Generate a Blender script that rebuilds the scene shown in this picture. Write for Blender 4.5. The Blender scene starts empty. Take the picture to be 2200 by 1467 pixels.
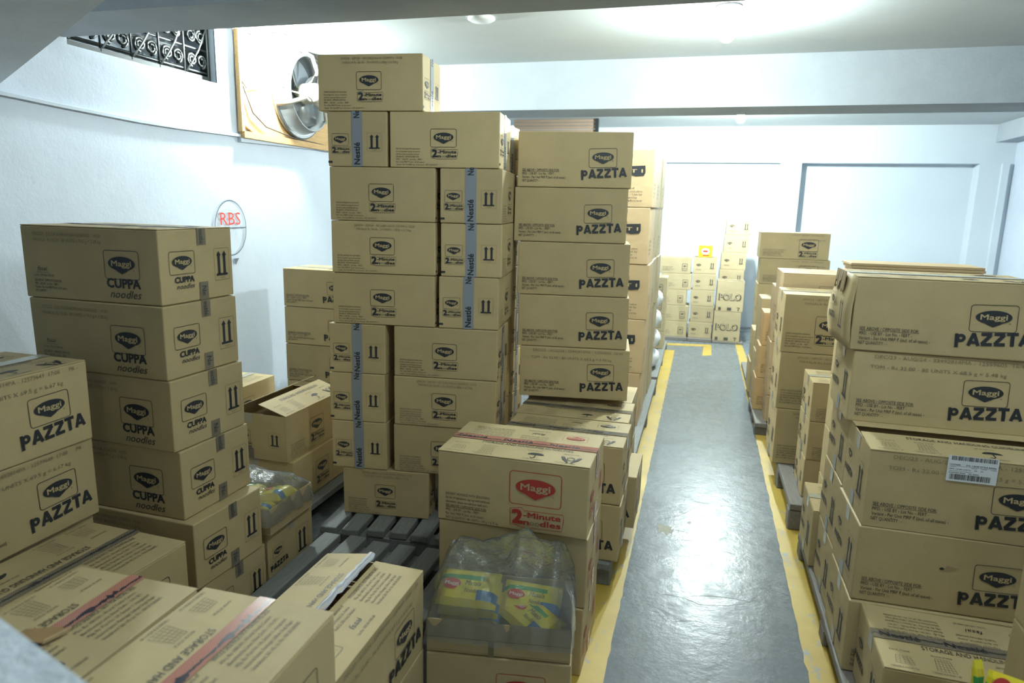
import bpy, bmesh, math, random
from mathutils import Vector, Matrix

# ------------------------------------------------------------------ camera, world, exposure
scene = bpy.context.scene
COL = scene.collection
PI = math.pi
random.seed(7)

cam_data = bpy.data.cameras.new('camera')
cam_data.lens = 24.0
cam_data.sensor_width = 36.0
cam_data.clip_start = 0.05
cam_data.dof.use_dof = True
cam_data.dof.focus_distance = 3.0
cam_data.dof.aperture_fstop = 3.2
cam = bpy.data.objects.new('camera', cam_data)
COL.objects.link(cam)
yaw, pitch, roll = math.radians(15.305), math.radians(11.123), math.radians(1.321)
fwd = Vector((-math.sin(yaw) * math.cos(pitch), math.cos(yaw) * math.cos(pitch), -math.sin(pitch)))
right = Vector((math.cos(yaw), math.sin(yaw), 0))
up = right.cross(fwd)
r2 = right * math.cos(roll) + up * math.sin(roll)
u2 = -right * math.sin(roll) + up * math.cos(roll)
cam.matrix_world = Matrix(((r2.x, u2.x, -fwd.x, 0), (r2.y, u2.y, -fwd.y, 0), (r2.z, u2.z, -fwd.z, 1.65), (0, 0, 0, 1)))
scene.camera = cam

world = bpy.data.worlds.new('world')
scene.world = world
world.use_nodes = True
world.node_tree.nodes['Background'].inputs[0].default_value = (0.55, 0.7, 0.9, 1)
world.node_tree.nodes['Background'].inputs[1].default_value = 0.05

scene.view_settings.view_transform = 'Standard'
scene.view_settings.look = 'None'
scene.view_settings.gamma = 1.0
scene.view_settings.use_curve_mapping = False
scene.view_settings.exposure = 0.0
scene.cycles.max_bounces = 8
scene.cycles.diffuse_bounces = 5
scene.cycles.transparent_max_bounces = 12
scene.cycles.sample_clamp_indirect = 6.0

BULB = (0.86, 1.0, 0.98)          # cool white lamps
P_AISLE, P_WALL, P_BACK, P_REAR, P_NEAR, P_SIDE = 1750.0, 2400.0, 5400.0, 50.0, 580.0, 240.0     # radiance of the burning lamps

# ------------------------------------------------------------------ materials
def new_mat(name):
    m = bpy.data.materials.new(name)
    m.use_nodes = True
    nt = m.node_tree
    return m, nt, nt.nodes['Principled BSDF']

def plain(name, col, rough=0.6, metal=0.0, spec=0.5):
    m, nt, b = new_mat(name)
    b.inputs['Base Color'].default_value = (*col, 1)
    b.inputs['Roughness'].default_value = rough
    b.inputs['Metallic'].default_value = metal
    b.inputs['Specular IOR Level'].default_value = spec
    return m

def N(nt, kind, **kw):
    n = nt.nodes.new(kind)
    for k, v in kw.items():
        if k.startswith('_'):
            setattr(n, k[1:], v)
        else:
            n.inputs[k.replace('__', ' ')].default_value = v
    return n

def noise(nt, scale, detail=4, rough=0.6, coord='Object', stretch=None):
    tc = N(nt, 'ShaderNodeTexCoord')
    src = tc.outputs[coord]
    if stretch:
        mp = N(nt, 'ShaderNodeMapping')
        mp.inputs['Scale'].default_value = stretch
        nt.links.new(src, mp.inputs[0])
        src = mp.outputs[0]
    n = N(nt, 'ShaderNodeTexNoise', Scale=scale, Detail=detail, Roughness=rough)
    nt.links.new(src, n.inputs['Vector'])
    return n.outputs['Fac']

def ramp(nt, fac, stops):
    r = N(nt, 'ShaderNodeValToRGB')
    els = r.color_ramp.elements
    while len(els) < len(stops):
        els.new(0.5)
    for e, (p, c) in zip(els, stops):
        e.position = p
        e.color = (*c, 1) if len(c) == 3 else c
    nt.links.new(fac, r.inputs[0])
    return r.outputs[0]

def mix(nt, fac, a, b, blend='MIX'):
    m = N(nt, 'ShaderNodeMix', _data_type='RGBA', _blend_type=blend)
    for sock, v in ((m.inputs[0], fac), (m.inputs[6], a), (m.inputs[7], b)):
        if hasattr(v, 'links'):
            nt.links.new(v, sock)
        elif isinstance(v, (int, float)):
            sock.default_value = v
        else:
            sock.default_value = (*v, 1)
    return m.outputs[2]

def bump(nt, b, height, strength, dist):
    bp = N(nt, 'ShaderNodeBump', Strength=strength, Distance=dist)
    nt.links.new(height, bp.inputs['Height'])
    nt.links.new(bp.outputs[0], b.inputs['Normal'])

def cardboard(name, col, var=0.10):
    m, nt, b = new_mat(name)
    b.inputs['Roughness'].default_value = 0.62
    b.inputs['Specular IOR Level'].default_value = 0.3
    oi = N(nt, 'ShaderNodeObjectInfo')
    mr = N(nt, 'ShaderNodeMapRange')
    mr.inputs[3].default_value = 1 - var
    mr.inputs[4].default_value = 1 + var * 0.6
    nt.links.new(oi.outputs['Random'], mr.inputs[0])
    fib = noise(nt, 260, 3, 0.7)
    big = noise(nt, 5, 3, 0.6)
    c = ramp(nt, big, [(0.3, tuple(x * 0.94 for x in col)), (0.7, tuple(x * 1.04 for x in col))])
    f = ramp(nt, fib, [(0.3, (0.95,) * 3), (0.7, (1.03,) * 3)])
    c = mix(nt, 1.0, c, f, 'MULTIPLY')
    vm = N(nt, 'ShaderNodeVectorMath', _operation='SCALE')
    nt.links.new(c, vm.inputs[0])
    nt.links.new(mr.outputs[0], vm.inputs['Scale'])
    nt.links.new(vm.outputs[0], b.inputs['Base Color'])
    w = noise(nt, 7, 2, 0.5, stretch=(1, 1, 1.6))
    bump(nt, b, w, 0.35, 0.012)
    return m

def plaster(name, col, bumpy=0.5, dirt=0.12, scale=3.0, dist=0.01):
    m, nt, b = new_mat(name)
    b.inputs['Roughness'].default_value = 0.75
    b.inputs['Specular IOR Level'].default_value = 0.25
    n1 = noise(nt, scale, 6, 0.65)
    n2 = noise(nt, scale * 7, 5, 0.7)
    c = ramp(nt, n1, [(0.25, tuple(x * (1 - dirt) for x in col)), (0.6, col), (0.8, tuple(min(1, x * 1.03) for x in col))])
    sp = ramp(nt, n2, [(0.22, (0.8, 0.82, 0.8)), (0.34, (1, 1, 1))])
    c = mix(nt, 0.7, c, sp, 'MULTIPLY')
    nt.links.new(c, b.inputs['Base Color'])
    bump(nt, b, n2, bumpy, dist)
    return m

M = {}
M['board'] = cardboard('cardboard', (0.485, 0.375, 0.198))
M['kraft'] = cardboard('kraft_cardboard', (0.56, 0.41, 0.235))
M['orange'] = cardboard('orange_cardboard', (0.55, 0.36, 0.165))
M['pale'] = cardboard('pale_cardboard', (0.47, 0.385, 0.235))
M['inner'] = cardboard('inner_cardboard', (0.34, 0.25, 0.14))
M['knock'] = cardboard('cardboard_knockout', (0.485, 0.375, 0.198), 0.0)
M['ink'] = plain('black_ink', (0.022, 0.025, 0.030), 0.5)
M['soft'] = plain('soft_ink', (0.075, 0.066, 0.05), 0.6)
M['faint'] = plain('faint_ink', (0.22, 0.18, 0.105), 0.6)
M['red'] = plain('red_ink', (0.40, 0.035, 0.025), 0.5)
M['yellow_film'] = plain('yellow_film', (0.75, 0.62, 0.03), 0.28)
M['red_film'] = plain('red_film', (0.60, 0.04, 0.03), 0.3)
M['blue_film'] = plain('blue_film', (0.03, 0.17, 0.42), 0.3)
M['green_film'] = plain('green_film', (0.05, 0.30, 0.07), 0.3)
M['white_film'] = plain('white_film', (0.8, 0.8, 0.72), 0.3)
M['white'] = plain('white_paper', (0.72, 0.76, 0.80), 0.5)
M['black'] = plain('black_print', (0.02, 0.02, 0.022), 0.5)
M['tape_blue'] = plain('blue_tape', (0.23, 0.255, 0.29), 0.3)
M['tape_clear'] = plain('clear_tape', (0.40, 0.375, 0.29), 0.2)
M['metal_dark'] = plain('dark_iron', (0.025, 0.03, 0.03), 0.5, 0.3)
M['metal_grey'] = plain('grey_metal', (0.30, 0.31, 0.31), 0.4, 0.7)
M['dusty'] = plain('dusty_metal', (0.50, 0.46, 0.38), 0.8)
M['porcelain'] = plain('white_plastic', (0.75, 0.77, 0.77), 0.35)
M['sack'] = plain('white_sack', (0.75, 0.78, 0.80), 0.5)
M['cable'] = plain('cable', (0.05, 0.04, 0.035), 0.5)
M['wall'] = plaster('whitewashed_plaster', (0.57, 0.625, 0.71), 0.2, 0.10, 1.6)
M['wall_back'] = plaster('painted_back_wall', (0.60, 0.655, 0.71), 0.2, 0.05, 1.5)
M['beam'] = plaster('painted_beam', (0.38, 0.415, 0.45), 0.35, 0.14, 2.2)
M['ceiling'] = plaster('ceiling_plaster', (0.55, 0.58, 0.58), 0.15, 0.08, 1.2)
M['stair'] = plaster('stair_plaster', (0.80, 0.86, 0.94), 0.3, 0.10, 2.0)
M['parapet'] = plaster('rough_parapet_plaster', (0.62, 0.67, 0.74), 0.6, 0.35, 9.0)

def grime(m):
    """damp grey grime rising unevenly from the foot of a wall"""
    nt = m.node_tree; b = nt.nodes['Principled BSDF']
    src = b.inputs['Base Color'].links[0].from_socket
    tc = N(nt, 'ShaderNodeTexCoord'); sx = N(nt, 'ShaderNodeSeparateXYZ')
    nt.links.new(tc.outputs['Object'], sx.inputs[0])
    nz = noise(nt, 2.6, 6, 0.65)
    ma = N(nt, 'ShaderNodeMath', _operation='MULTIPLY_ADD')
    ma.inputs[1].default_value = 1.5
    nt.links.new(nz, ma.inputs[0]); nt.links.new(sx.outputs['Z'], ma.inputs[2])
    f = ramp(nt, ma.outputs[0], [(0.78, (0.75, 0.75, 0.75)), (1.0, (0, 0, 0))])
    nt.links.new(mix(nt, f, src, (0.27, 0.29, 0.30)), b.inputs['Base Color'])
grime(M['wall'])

def tape_hatch(name, base, line, scale, alpha_col):
    m, nt, b = new_mat(name)
    b.inputs['Roughness'].default_value = 0.22
    tc = N(nt, 'ShaderNodeTexCoord')
    mp = N(nt, 'ShaderNodeMapping')
    mp.inputs['Rotation'].default_value = (0, 0, math.radians(45))
    nt.links.new(tc.outputs['Object'], mp.inputs[0])
    w = N(nt, 'ShaderNodeTexWave', Scale=scale, Distortion=0.0)
    nt.links.new(mp.outputs[0], w.inputs[0])
    c = ramp(nt, w.outputs['Fac'], [(0.42, line), (0.58, base)])
    nt.links.new(c, b.inputs['Base Color'])
    return m
M['tape_black'] = tape_hatch('black_hatched_tape', (0.34, 0.28, 0.18), (0.05, 0.05, 0.06), 90, None)
M['tape_red'] = tape_hatch('red_hatched_tape', (0.44, 0.32, 0.22), (0.42, 0.06, 0.06), 90, None)

def wood(name, col, rough=0.7):
    m, nt, b = new_mat(name)
    b.inputs['Roughness'].default_value = rough
    g = noise(nt, 14, 5, 0.65, stretch=(6, 0.7, 6))
    c = ramp(nt, g, [(0.3, tuple(x * 0.72 for x in col)), (0.65, col), (0.8, tuple(min(1, x * 1.15) for x in col))])
    nt.links.new(c, b.inputs['Base Color'])
    bump(nt, b, g, 0.4, 0.004)
    return m
M['pallet'] = wood('grey_painted_wood', (0.205, 0.21, 0.205))
M['pallet_brown'] = wood('weathered_pallet_wood', (0.215, 0.20, 0.18))
M['plywood'] = wood('plywood', (0.58, 0.36, 0.15))
M['shutter'] = wood('brown_shutter_wood', (0.36, 0.25, 0.17))

# floor: worn grey epoxy, patches of gloss
m, nt, b = new_mat('epoxy_floor')
big = noise(nt, 0.9, 5, 0.6)
mid = noise(nt, 6, 8, 0.75)
fine = noise(nt, 40, 5, 0.7)
c = ramp(nt, mid, [(0.25, (0.119, 0.132, 0.140)), (0.5, (0.157, 0.178, 0.187)), (0.75, (0.213, 0.234, 0.243))])
c = mix(nt, 0.35, c, ramp(nt, big, [(0.3, (0.111, 0.128, 0.139)), (0.7, (0.213, 0.234, 0.244))]))
c = mix(nt, 0.25, c, ramp(nt, fine, [(0.3, (0.103, 0.115, 0.122)), (0.7, (0.220, 0.241, 0.251))]))
nt.links.new(c, b.inputs['Base Color'])
rr = ramp(nt, mid, [(0.32, (0.42,) * 3), (0.5, (0.27,) * 3), (0.68, (0.215,) * 3)])
nt.links.new(rr, b.inputs['Roughness'])
b.inputs['Specular IOR Level'].default_value = 0.17
bump(nt, b, noise(nt, 9, 6, 0.7), 0.22, 0.012)
M['floor'] = m

# yellow floor paint with worn chips showing the floor
m, nt, b = new_mat('worn_yellow_paint')
wear = noise(nt, 7, 8, 0.8, stretch=(1.6, 0.8, 1))
yl = ramp(nt, noise(nt, 3, 5, 0.7), [(0.3, (0.44, 0.30, 0.055)), (0.7, (0.56, 0.40, 0.08))])
c = mix(nt, ramp(nt, wear, [(0.565, (0, 0, 0)), (0.63, (1, 1, 1))]), yl, (0.27, 0.29, 0.29))
nt.links.new(c, b.inputs['Base Color'])
b.inputs['Roughness'].default_value = 0.42
M['yellow_paint'] = m

def plastic_film(name, tint, milky):
    m, nt, b = new_mat(name)
    out = nt.nodes['Material Output']
    tr = N(nt, 'ShaderNodeBsdfTransparent')
    tr.inputs[0].default_value = (*tint, 1)
    df = N(nt, 'ShaderNodeBsdfTranslucent')
    df.inputs[0].default_value = (0.75, 0.78, 0.78, 1)
    d2 = N(nt, 'ShaderNodeBsdfDiffuse')
    d2.inputs[0].default_value = (0.7, 0.74, 0.75, 1)
    gl = N(nt, 'ShaderNodeBsdfGlossy', Roughness=0.13)
    nz = noise(nt, 22, 4, 0.6)
    bp = N(nt, 'ShaderNodeBump', Strength=0.6, Distance=0.02)
    nt.links.new(nz, bp.inputs['Height'])
    nt.links.new(bp.outputs[0], gl.inputs['Normal'])
    fr = N(nt, 'ShaderNodeFresnel', IOR=1.5)
    nt.links.new(bp.outputs[0], fr.inputs['Normal'])
    md = N(nt, 'ShaderNodeMixShader')
    md.inputs[0].default_value = 0.5
    nt.links.new(df.outputs[0], md.inputs[1]); nt.links.new(d2.outputs[0], md.inputs[2])
    m1 = N(nt, 'ShaderNodeMixShader')
    m1.inputs[0].default_value = milky
    nt.links.new(tr.outputs[0], m1.inputs[1]); nt.links.new(md.outputs[0], m1.inputs[2])
    m2 = N(nt, 'ShaderNodeMixShader')
    nt.links.new(fr.outputs[0], m2.inputs[0])
    nt.links.new(m1.outputs[0], m2.inputs[1]); nt.links.new(gl.outputs[0], m2.inputs[2])
    nt.links.new(m2.outputs[0], out.inputs[0])
    return m
M['film'] = plastic_film('clear_plastic_film', (0.94, 0.95, 0.94), 0.27)

def lamp_mat(name, strength):
    m, nt, b = new_mat(name)
    e = N(nt, 'ShaderNodeEmission', Strength=strength)
    e.inputs[0].default_value = (*BULB, 1)
    nt.links.new(e.outputs[0], nt.nodes['Material Output'].inputs[0])
    return m
M['lamp_aisle'] = lamp_mat('burning_lamp_aisle', P_AISLE)
M['lamp_wall'] = lamp_mat('burning_lamp_wall', P_WALL)
M['lamp_back'] = lamp_mat('burning_lamp_back', P_BACK)
M['lamp_near'] = lamp_mat('burning_lamp_near', P_NEAR)
M['lamp_side'] = lamp_mat('burning_lamp_side', P_SIDE)
M['lamp_rear'] = lamp_mat('burning_lamp_rear', P_REAR)

# ------------------------------------------------------------------ mesh helpers
class MB:
    """collects shapes, becomes ONE mesh object"""
    def __init__(self):
        self.v, self.f, self.mi, self.sm, self.mats = [], [], [], [], []
    def slot(self, key):
        if key not in self.mats:
            self.mats.append(key)
        return self.mats.index(key)
    def add(self, vs, fs, key, smooth=False):
        n = len(self.v); s = self.slot(key)
        self.v += [tuple(p) for p in vs]
        for f in fs:
            self.f.append([i + n for i in f]); self.mi.append(s); self.sm.append(smooth)
    def box(self, x0, x1, y0, y1, z0, z1, key):
        vs = [(x, y, z) for z in (z0, z1) for y in (y0, y1) for x in (x0, x1)]
        self.add(vs, [(0, 2, 3, 1), (4, 5, 7, 6), (0, 1, 5, 4), (1, 3, 7, 5), (3, 2, 6, 7), (2, 0, 4, 6)], key)
    def bbox(self, x0, x1, y0, y1, z0, z1, key, bev=0.004, seg=2):
        bm = bmesh.new()
        bmesh.ops.create_cube(bm, size=1)
        for p in bm.verts:
            p.co = Vector(((x0 + x1) / 2 + p.co.x * (x1 - x0), (y0 + y1) / 2 + p.co.y * (y1 - y0), (z0 + z1) / 2 + p.co.z * (z1 - z0)))
        bmesh.ops.bevel(bm, geom=bm.edges[:], offset=bev, segments=seg, affect='EDGES', profile=0.5)
        bm.verts.index_update()
        self.add([p.co for p in bm.verts], [[q.index for q in f.verts] for f in bm.faces], key)
        bm.free()
    def prism(self, pts, d, key, base=None):
        """extrude polygon pts (3-D) by vector d"""
        n = len(pts); d = Vector(d)
        vs = [Vector(p) for p in pts] + [Vector(p) + d for p in pts]
        fs = [list(range(n))[::-1], list(range(n, 2 * n))] + [(i, (i + 1) % n, n + (i + 1) % n, n + i) for i in range(n)]
        self.add(vs, fs, key)
    def tube(self, pts, r, key, seg=8, closed=False):
        pts = [Vector(p) for p in pts]; n = len(pts)
        rs = r if isinstance(r, (list, tuple)) else [r] * n
        vs, fs = [], []
        for i, p in enumerate(pts):
            a = pts[(i - 1) % n] if (closed or i > 0) else p
            c = pts[(i + 1) % n] if (closed or i < n - 1) else p
            t = (c - a).normalized()
            h = Vector((0, 0, 1)) if abs(t.z) < 0.9 else Vector((1, 0, 0))
            s = t.cross(h).normalized(); u = s.cross(t)
            vs += [p + (s * math.cos(2 * PI * k / seg) + u * math.sin(2 * PI * k / seg)) * rs[i] for k in range(seg)]
        for i in range(n if closed else n - 1):
            j = (i + 1) % n
            fs += [(i * seg + k, i * seg + (k + 1) % seg, j * seg + (k + 1) % seg, j * seg + k) for k in range(seg)]
        if not closed:
            fs += [list(range(seg))[::-1], [(n - 1) * seg + k for k in range(seg)]]
        self.add(vs, fs, key, True)
    def lathe(self, prof, o, axis, key, seg=24):
        """prof: (radius, along) pairs turned about axis from o"""
        o = Vector(o); ax = Vector(axis).normalized()
        h = Vector((0, 0, 1)) if abs(ax.z) < 0.9 else Vector((1, 0, 0))
        s = ax.cross(h).normalized(); u = s.cross(ax)
        vs, fs = [], []
        for r, t in prof:
            vs += [o + ax * t + (s * math.cos(2 * PI * k / seg) + u * math.sin(2 * PI * k / seg)) * max(r, 1e-5) for k in range(seg)]
        for i in range(len(prof) - 1):
            fs += [(i * seg + k, i * seg + (k + 1) % seg, (i + 1) * seg + (k + 1) % seg, (i + 1) * seg + k) for k in range(seg)]
        self.add(vs, fs, key, True)
    def mesh(self, name):
        me = bpy.data.meshes.new(name)
        me.from_pydata(self.v, [], self.f)
        for k in self.mats:
            me.materials.append(M[k])
        me.polygons.foreach_set('material_index', self.mi)
        me.polygons.foreach_set('use_smooth', self.sm)
        me.update()
        return me
    def build(self, name, parent=None, loc=(0, 0, 0), rot=(0, 0, 0)):
        return link(name, self.mesh(name), parent, loc, rot)

def link(name, me, parent=None, loc=(0, 0, 0), rot=(0, 0, 0)):
    o = bpy.data.objects.new(name, me)
    COL.objects.link(o)
    o.parent = parent
    o.location = loc
    o.rotation_euler = rot
    return o

def tag(o, label=None, cat=None, group=None, kind=None):
    for k, v in (('label', label), ('category', cat), ('group', group), ('kind', kind)):
        if v:
            o[k] = v
    return o

def empty(name, loc, rz=0.0):
    o = bpy.data.objects.new(name, None)
    COL.objects.link(o)
    o.empty_display_size = 0.1
    o.location = loc
    o.rotation_euler = (0, 0, rz)
    return o

# ------------------------------------------------------------------ flat print: text and marks
_text = {}
def text_geo(s, bold, shear):
    k = (s, bold, shear)
    if k not in _text:
        c = bpy.data.curves.new('lettering', 'FONT')
        c.body = s; c.size = 1.0; c.offset = bold; c.shear = shear; c.resolution_u = 2; c.fill_mode = 'FRONT'
        o = bpy.data.objects.new('lettering', c)
        COL.objects.link(o)
        dg = bpy.context.evaluated_depsgraph_get()
        me = o.evaluated_get(dg).to_mesh()
        vs = [(p.co.x, p.co.y) for p in me.vertices]
        fs = [list(p.vertices) for p in me.polygons]
        o.evaluated_get(dg).to_mesh_clear()
        bpy.data.objects.remove(o); bpy.data.curves.remove(c)
        x0 = min((p[0] for p in vs), default=0); x1 = max((p[0] for p in vs), default=1)
        _text[k] = (vs, fs, x0, x1)
    return _text[k]
_cap = [None]
def cap_h():
    if _cap[0] is None:
        v = text_geo('H', 0, 0)[0]
        _cap[0] = max(p[1] for p in v) - min(p[1] for p in v)
    return _cap[0]

class Print(MB):
    """marks in the plane: x right, y up, lying on z"""
    Z0 = 0.0014
    def __init__(self, part='print'):
        super().__init__()
        self.part, self.fp = part, []
    def add(self, vs, fs, key, smooth=False):
        super().add(vs, fs, key, smooth)
        self.fp += [self.part] * len(fs)
    def parts(self):
        """one mesh per kind of mark: [(part name, mesh)]"""
        out = []
        for nm in dict.fromkeys(self.fp):
            m_ = MB(); idx = {}
            for f, mi, p in zip(self.f, self.mi, self.fp):
                if p != nm: continue
                for i in f:
                    if i not in idx:
                        idx[i] = len(m_.v); m_.v.append(self.v[i])
                m_.f.append([idx[i] for i in f]); m_.mi.append(m_.slot(self.mats[mi])); m_.sm.append(False)
            out.append((nm, m_.mesh(nm)))
        return out
    def poly(self, pts, key, lay=0):
        self.add([(x, y, self.Z0 + lay * 0.0003) for x, y in pts], [list(range(len(pts)))], key)
    def quads(self, vs, fs, key, lay=0):
        self.add([(x, y, self.Z0 + lay * 0.0003) for x, y in vs], fs, key)
    def rect(self, x0, x1, y0, y1, key, lay=0):
        self.poly([(x0, y0), (x1, y0), (x1, y1), (x0, y1)], key, lay)
    def stroke(self, pts, w, key, closed=False, lay=0):
        n = len(pts); P = [Vector((x, y)) for x, y in pts]; vs, fs = [], []
        for i, p in enumerate(P):
            a = P[(i - 1) % n] if (closed or i) else p
            c = P[(i + 1) % n] if (closed or i < n - 1) else p
            t = (c - a)
            t = t.normalized() if t.length > 0 else Vector((1, 0))
            q = Vector((-t.y, t.x)) * w / 2
            vs += [tuple(p + q), tuple(p - q)]
        for i in range(n if closed else n - 1):
            j = (i + 1) % n
            fs.append((2 * i, 2 * i + 1, 2 * j + 1, 2 * j))
        self.quads(vs, fs, key, lay)
    def rrect(self, x0, x1, y0, y1, r, w, key, rot=0.0, lay=0):
        pts = []
        for cx, cy, a in ((x1 - r, y1 - r, 0), (x0 + r, y1 - r, 90), (x0 + r, y0 + r, 180), (x1 - r, y0 + r, 270)):
            for k in range(5):
                t = math.radians(a + k * 22.5)
                pts.append((cx + r * math.cos(t), cy + r * math.sin(t)))
        mx, my = (x0 + x1) / 2, (y0 + y1) / 2
        pts = [rot2(p, mx, my, rot) for p in pts]
        self.stroke(pts, w, key, True, lay)
    def text(self, s, x, y, h, key, w=None, bold=0.0, shear=0.0, align='l', rot=0.0, lay=0, wide=1.0):
        vs, fs, x0, x1 = text_geo(s, 0.0, shear)
        sy = h / cap_h()
        sx = (w / (x1 - x0)) if w else sy * wide
        W = (x1 - x0) * sx
        ox = {'l': 0, 'c': -W / 2, 'r': -W}[align]
        c, sn = math.cos(rot), math.sin(rot)
        out = []
        for px, py in vs:
            a, b = (px - x0) * sx + ox, py * sy
            out.append((x + a * c - b * sn, y + a * sn + b * c))
        e = bold * 0.8
        for q, (ex, ey) in enumerate(((0, 0),) if bold < 0.012 else ((-e, 0), (e, 0)) if bold < 0.021 else ((-e, -e), (e, -e), (e, e), (-e, e), (0, 0))):
            dx, dy = ex * sx, ey * sy
            self.quads([(px + dx * c - dy * sn, py + dx * sn + dy * c) for px, py in out], fs, key, lay + q * 0.12)
        return W
    def logo(self, cx, cy, w, ink, knock='knock', frame=True, rot=0.0):
        rx, ry = w * 0.385, w * 0.165
        pts = []
        for k in range(36):
            a = 2 * PI * k / 36
            x, y = rx * math.cos(a), ry * math.sin(a)
            d = abs(math.degrees(a) - 270)
            if d < 28:
                y = -ry * (1.0 + 0.46 * (1 - d / 28))
                x *= 0.9
            pts.append(rot2((cx + x, cy + y), cx, cy, rot))
        ctr = (cx, cy)
        self.quads([ctr] + pts, [(0, i + 1, (i + 1) % 36 + 1) for i in range(36)], ink, 0)
        c, s = math.cos(rot), math.sin(rot)
        tx, ty = rot2((cx, cy - ry * 0.36), cx, cy, rot)
        self.text('Maggi', tx, ty, ry * 0.78, knock, w=rx * 1.48, bold=0.022, align='c', rot=rot, lay=2)
        if frame:
            self.rrect(cx - w / 2, cx + w / 2, cy - w * 0.36, cy + w * 0.30, w * 0.07, w * 0.014, ink, rot)
        px, py = rot2((cx + rx * 0.9, cy - ry * 1.0), cx, cy, rot)
        self.text('®', px, py, w * 0.035, ink, align='c')
    def pazzta(self, cx, cy, w, ink, rot=0.05):
        """big hand-cut lettering with stitched strokes"""
        h = w * 0.205                      # letter height; six letters share the width
        pitch_ = w / 5.86
        t = h * 0.235
        lay = 0
        def P_(k, lift):
            return lambda x, y: rot2((cx - w / 2 + k * pitch_ + x * h * 0.84, cy - h / 2 + (y + lift) * h), cx, cy, rot)
        def teeth(q, a, b, n):             # stitches sticking out on both sides of a stroke
            for m in range(n):
                s = (m + .5) / n
                x, y = a[0] + (b[0] - a[0]) * s, a[1] + (b[1] - a[1]) * s
                self.stroke([q(x - .17, y), q(x + .17, y)], h * 0.055, ink, lay=3)
        q = P_(0, -.06)
        self.stroke([q(.12, -.06), q(.12, 1.0)], t * .85, ink); teeth(q, (.12, -.06), (.12, .98), 8)
        self.stroke([q(.45 + .25 * math.cos(m * PI / 9), .66 + .21 * math.sin(m * PI / 9)) for m in range(18)], t * .9, ink, True, lay=1)
        for k, lift in ((1, .0), (5, .05)):
            q = P_(k, lift)
            self.stroke([q(.06, .02), q(.44, .96)], t, ink); self.stroke([q(.46, .96), q(.84, .02)], t, ink, lay=1)
            self.stroke([q(.20, .28), q(.70, .28)], t * .9, ink, lay=2)
            self.poly([q(.34, .84), q(.56, .84), q(.56, 1.0), q(.34, 1.0)], ink, lay=2)
        for k, lift in ((2, .02), (3, .03)):
            q = P_(k, lift)
            self.stroke([q(.04, .88), q(.86, .88)], t, ink); self.stroke([q(.80, .86), q(.12, .14)], t * 1.05, ink, lay=1); self.stroke([q(.06, .12), q(.90, .12)], t, ink, lay=2)
            teeth(q, (.72, .76), (.20, .24), 5)
        q = P_(4, .04)
        self.stroke([q(.0, .90), q(.88, .90)], t, ink); self.stroke([q(.44, .90), q(.44, -.02)], t, ink, lay=1); teeth(q, (.44, .72), (.44, .04), 5)
    def minute(self, cx, cy, w, ink, rot=0.02):
        h = w * 0.36
        pts = [(-.5, .42), (-.28, .5), (-.24, .36), (.5, .36), (.5, .02), (.46, -.5), (-.30, -.5), (-.36, -.44), (-.5, -.40)]
        self.stroke([rot2((cx + a * w * 1.06, cy + b * h * 1.12), cx, cy, rot) for a, b in pts], w * 0.012, ink, True)
        q = lambda a, b: rot2((cx + a * w, cy + b * h), cx, cy, rot)
        self.text('2', *q(-.48, -.34), h * 0.74, ink, w=w * 0.19, bold=0.05, rot=rot)
        self.text('-Minute', *q(-.26, .02), h * 0.30, ink, w=w * 0.73, bold=0.03, rot=rot)
        self.text('n', *q(-.26, -.40), h * 0.30, ink, w=w * 0.105, bold=0.03, rot=rot)
        self.text('oo', *q(-.14, -.40), h * 0.30, 'faint', w=w * 0.20, bold=0.0, rot=rot)
        self.text('dles', *q(.07, -.40), h * 0.30, ink, w=w * 0.40, bold=0.03, rot=rot)
    def cuppa(self, cx, cy, w, ink):
        self.text('CUPPA', cx, cy, w * 0.215, ink, w=w, bold=0.04, align='c')
        self.text('noodles', cx + w * 0.04, cy - w * 0.25, w * 0.19, ink, w=w * 0.95, shear=0.35, align='c', bold=0.005)
    def arrows(self, cx, cy, h, ink, asp=0.66):
        w = h * asp
        self.rrect(cx - w * .58, cx + w * .58, cy - h * .58, cy + h * .56, 0.002, h * 0.008, ink)
        for s in (-1, 1):
            x = cx + s * w * 0.22
            self.rect(x - w * .085, x + w * .085, cy - h * .36, cy + h * .32, ink)
            self.poly([(x - w * .17, cy + h * .30), (x + w * .17, cy + h * .30), (x, cy + h * .46)], ink)
        self.rect(cx - w * .43, cx + w * .43, cy - h * .42, cy - h * .34, ink)
        self.text('THIS SIDE UP', cx, cy - h * .52, h * 0.035, ink, align='c')
    def lines(self, rows, x, y, h, key, lead=1.5, wide=0.8, rot=0.0, widths=None, bold=0.0):
        for i, s in enumerate(rows):
            px, py = rot2((x, y - i * h * lead), x, y, rot)
            self.text(s, px, py, h, key, w=(widths[i] if widths else None), wide=wide, rot=rot, bold=bold)

def rot2(p, cx, cy, a):
    c, s = math.cos(a), math.sin(a)
    x, y = p[0] - cx, p[1] - cy
    return (cx + x * c - y * s, cy + x * s + y * c)

SIDE_TEXT = ['SEE ABOVE / OPPOSITE SIDE FOR:', 'MFD. - USE BY - Lot No. - FERT -', 'Variant - Per Unit MRP ₹ (incl. of all taxes) -', 'NET QUANTITY : -']
NOODLE_TEXT = ['INSTANT NOODLES WITH SEASONING', 'For list of ingredients, veg logo and nutritional', 'information, please see individual retail packs.',
               'SEE ABOVE / OPPOSITE SIDE FOR:', 'MFD. - USE BY - Lot No. - FERT -', 'Per Unit MRP ₹ (incl. of all taxes) -']

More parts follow.
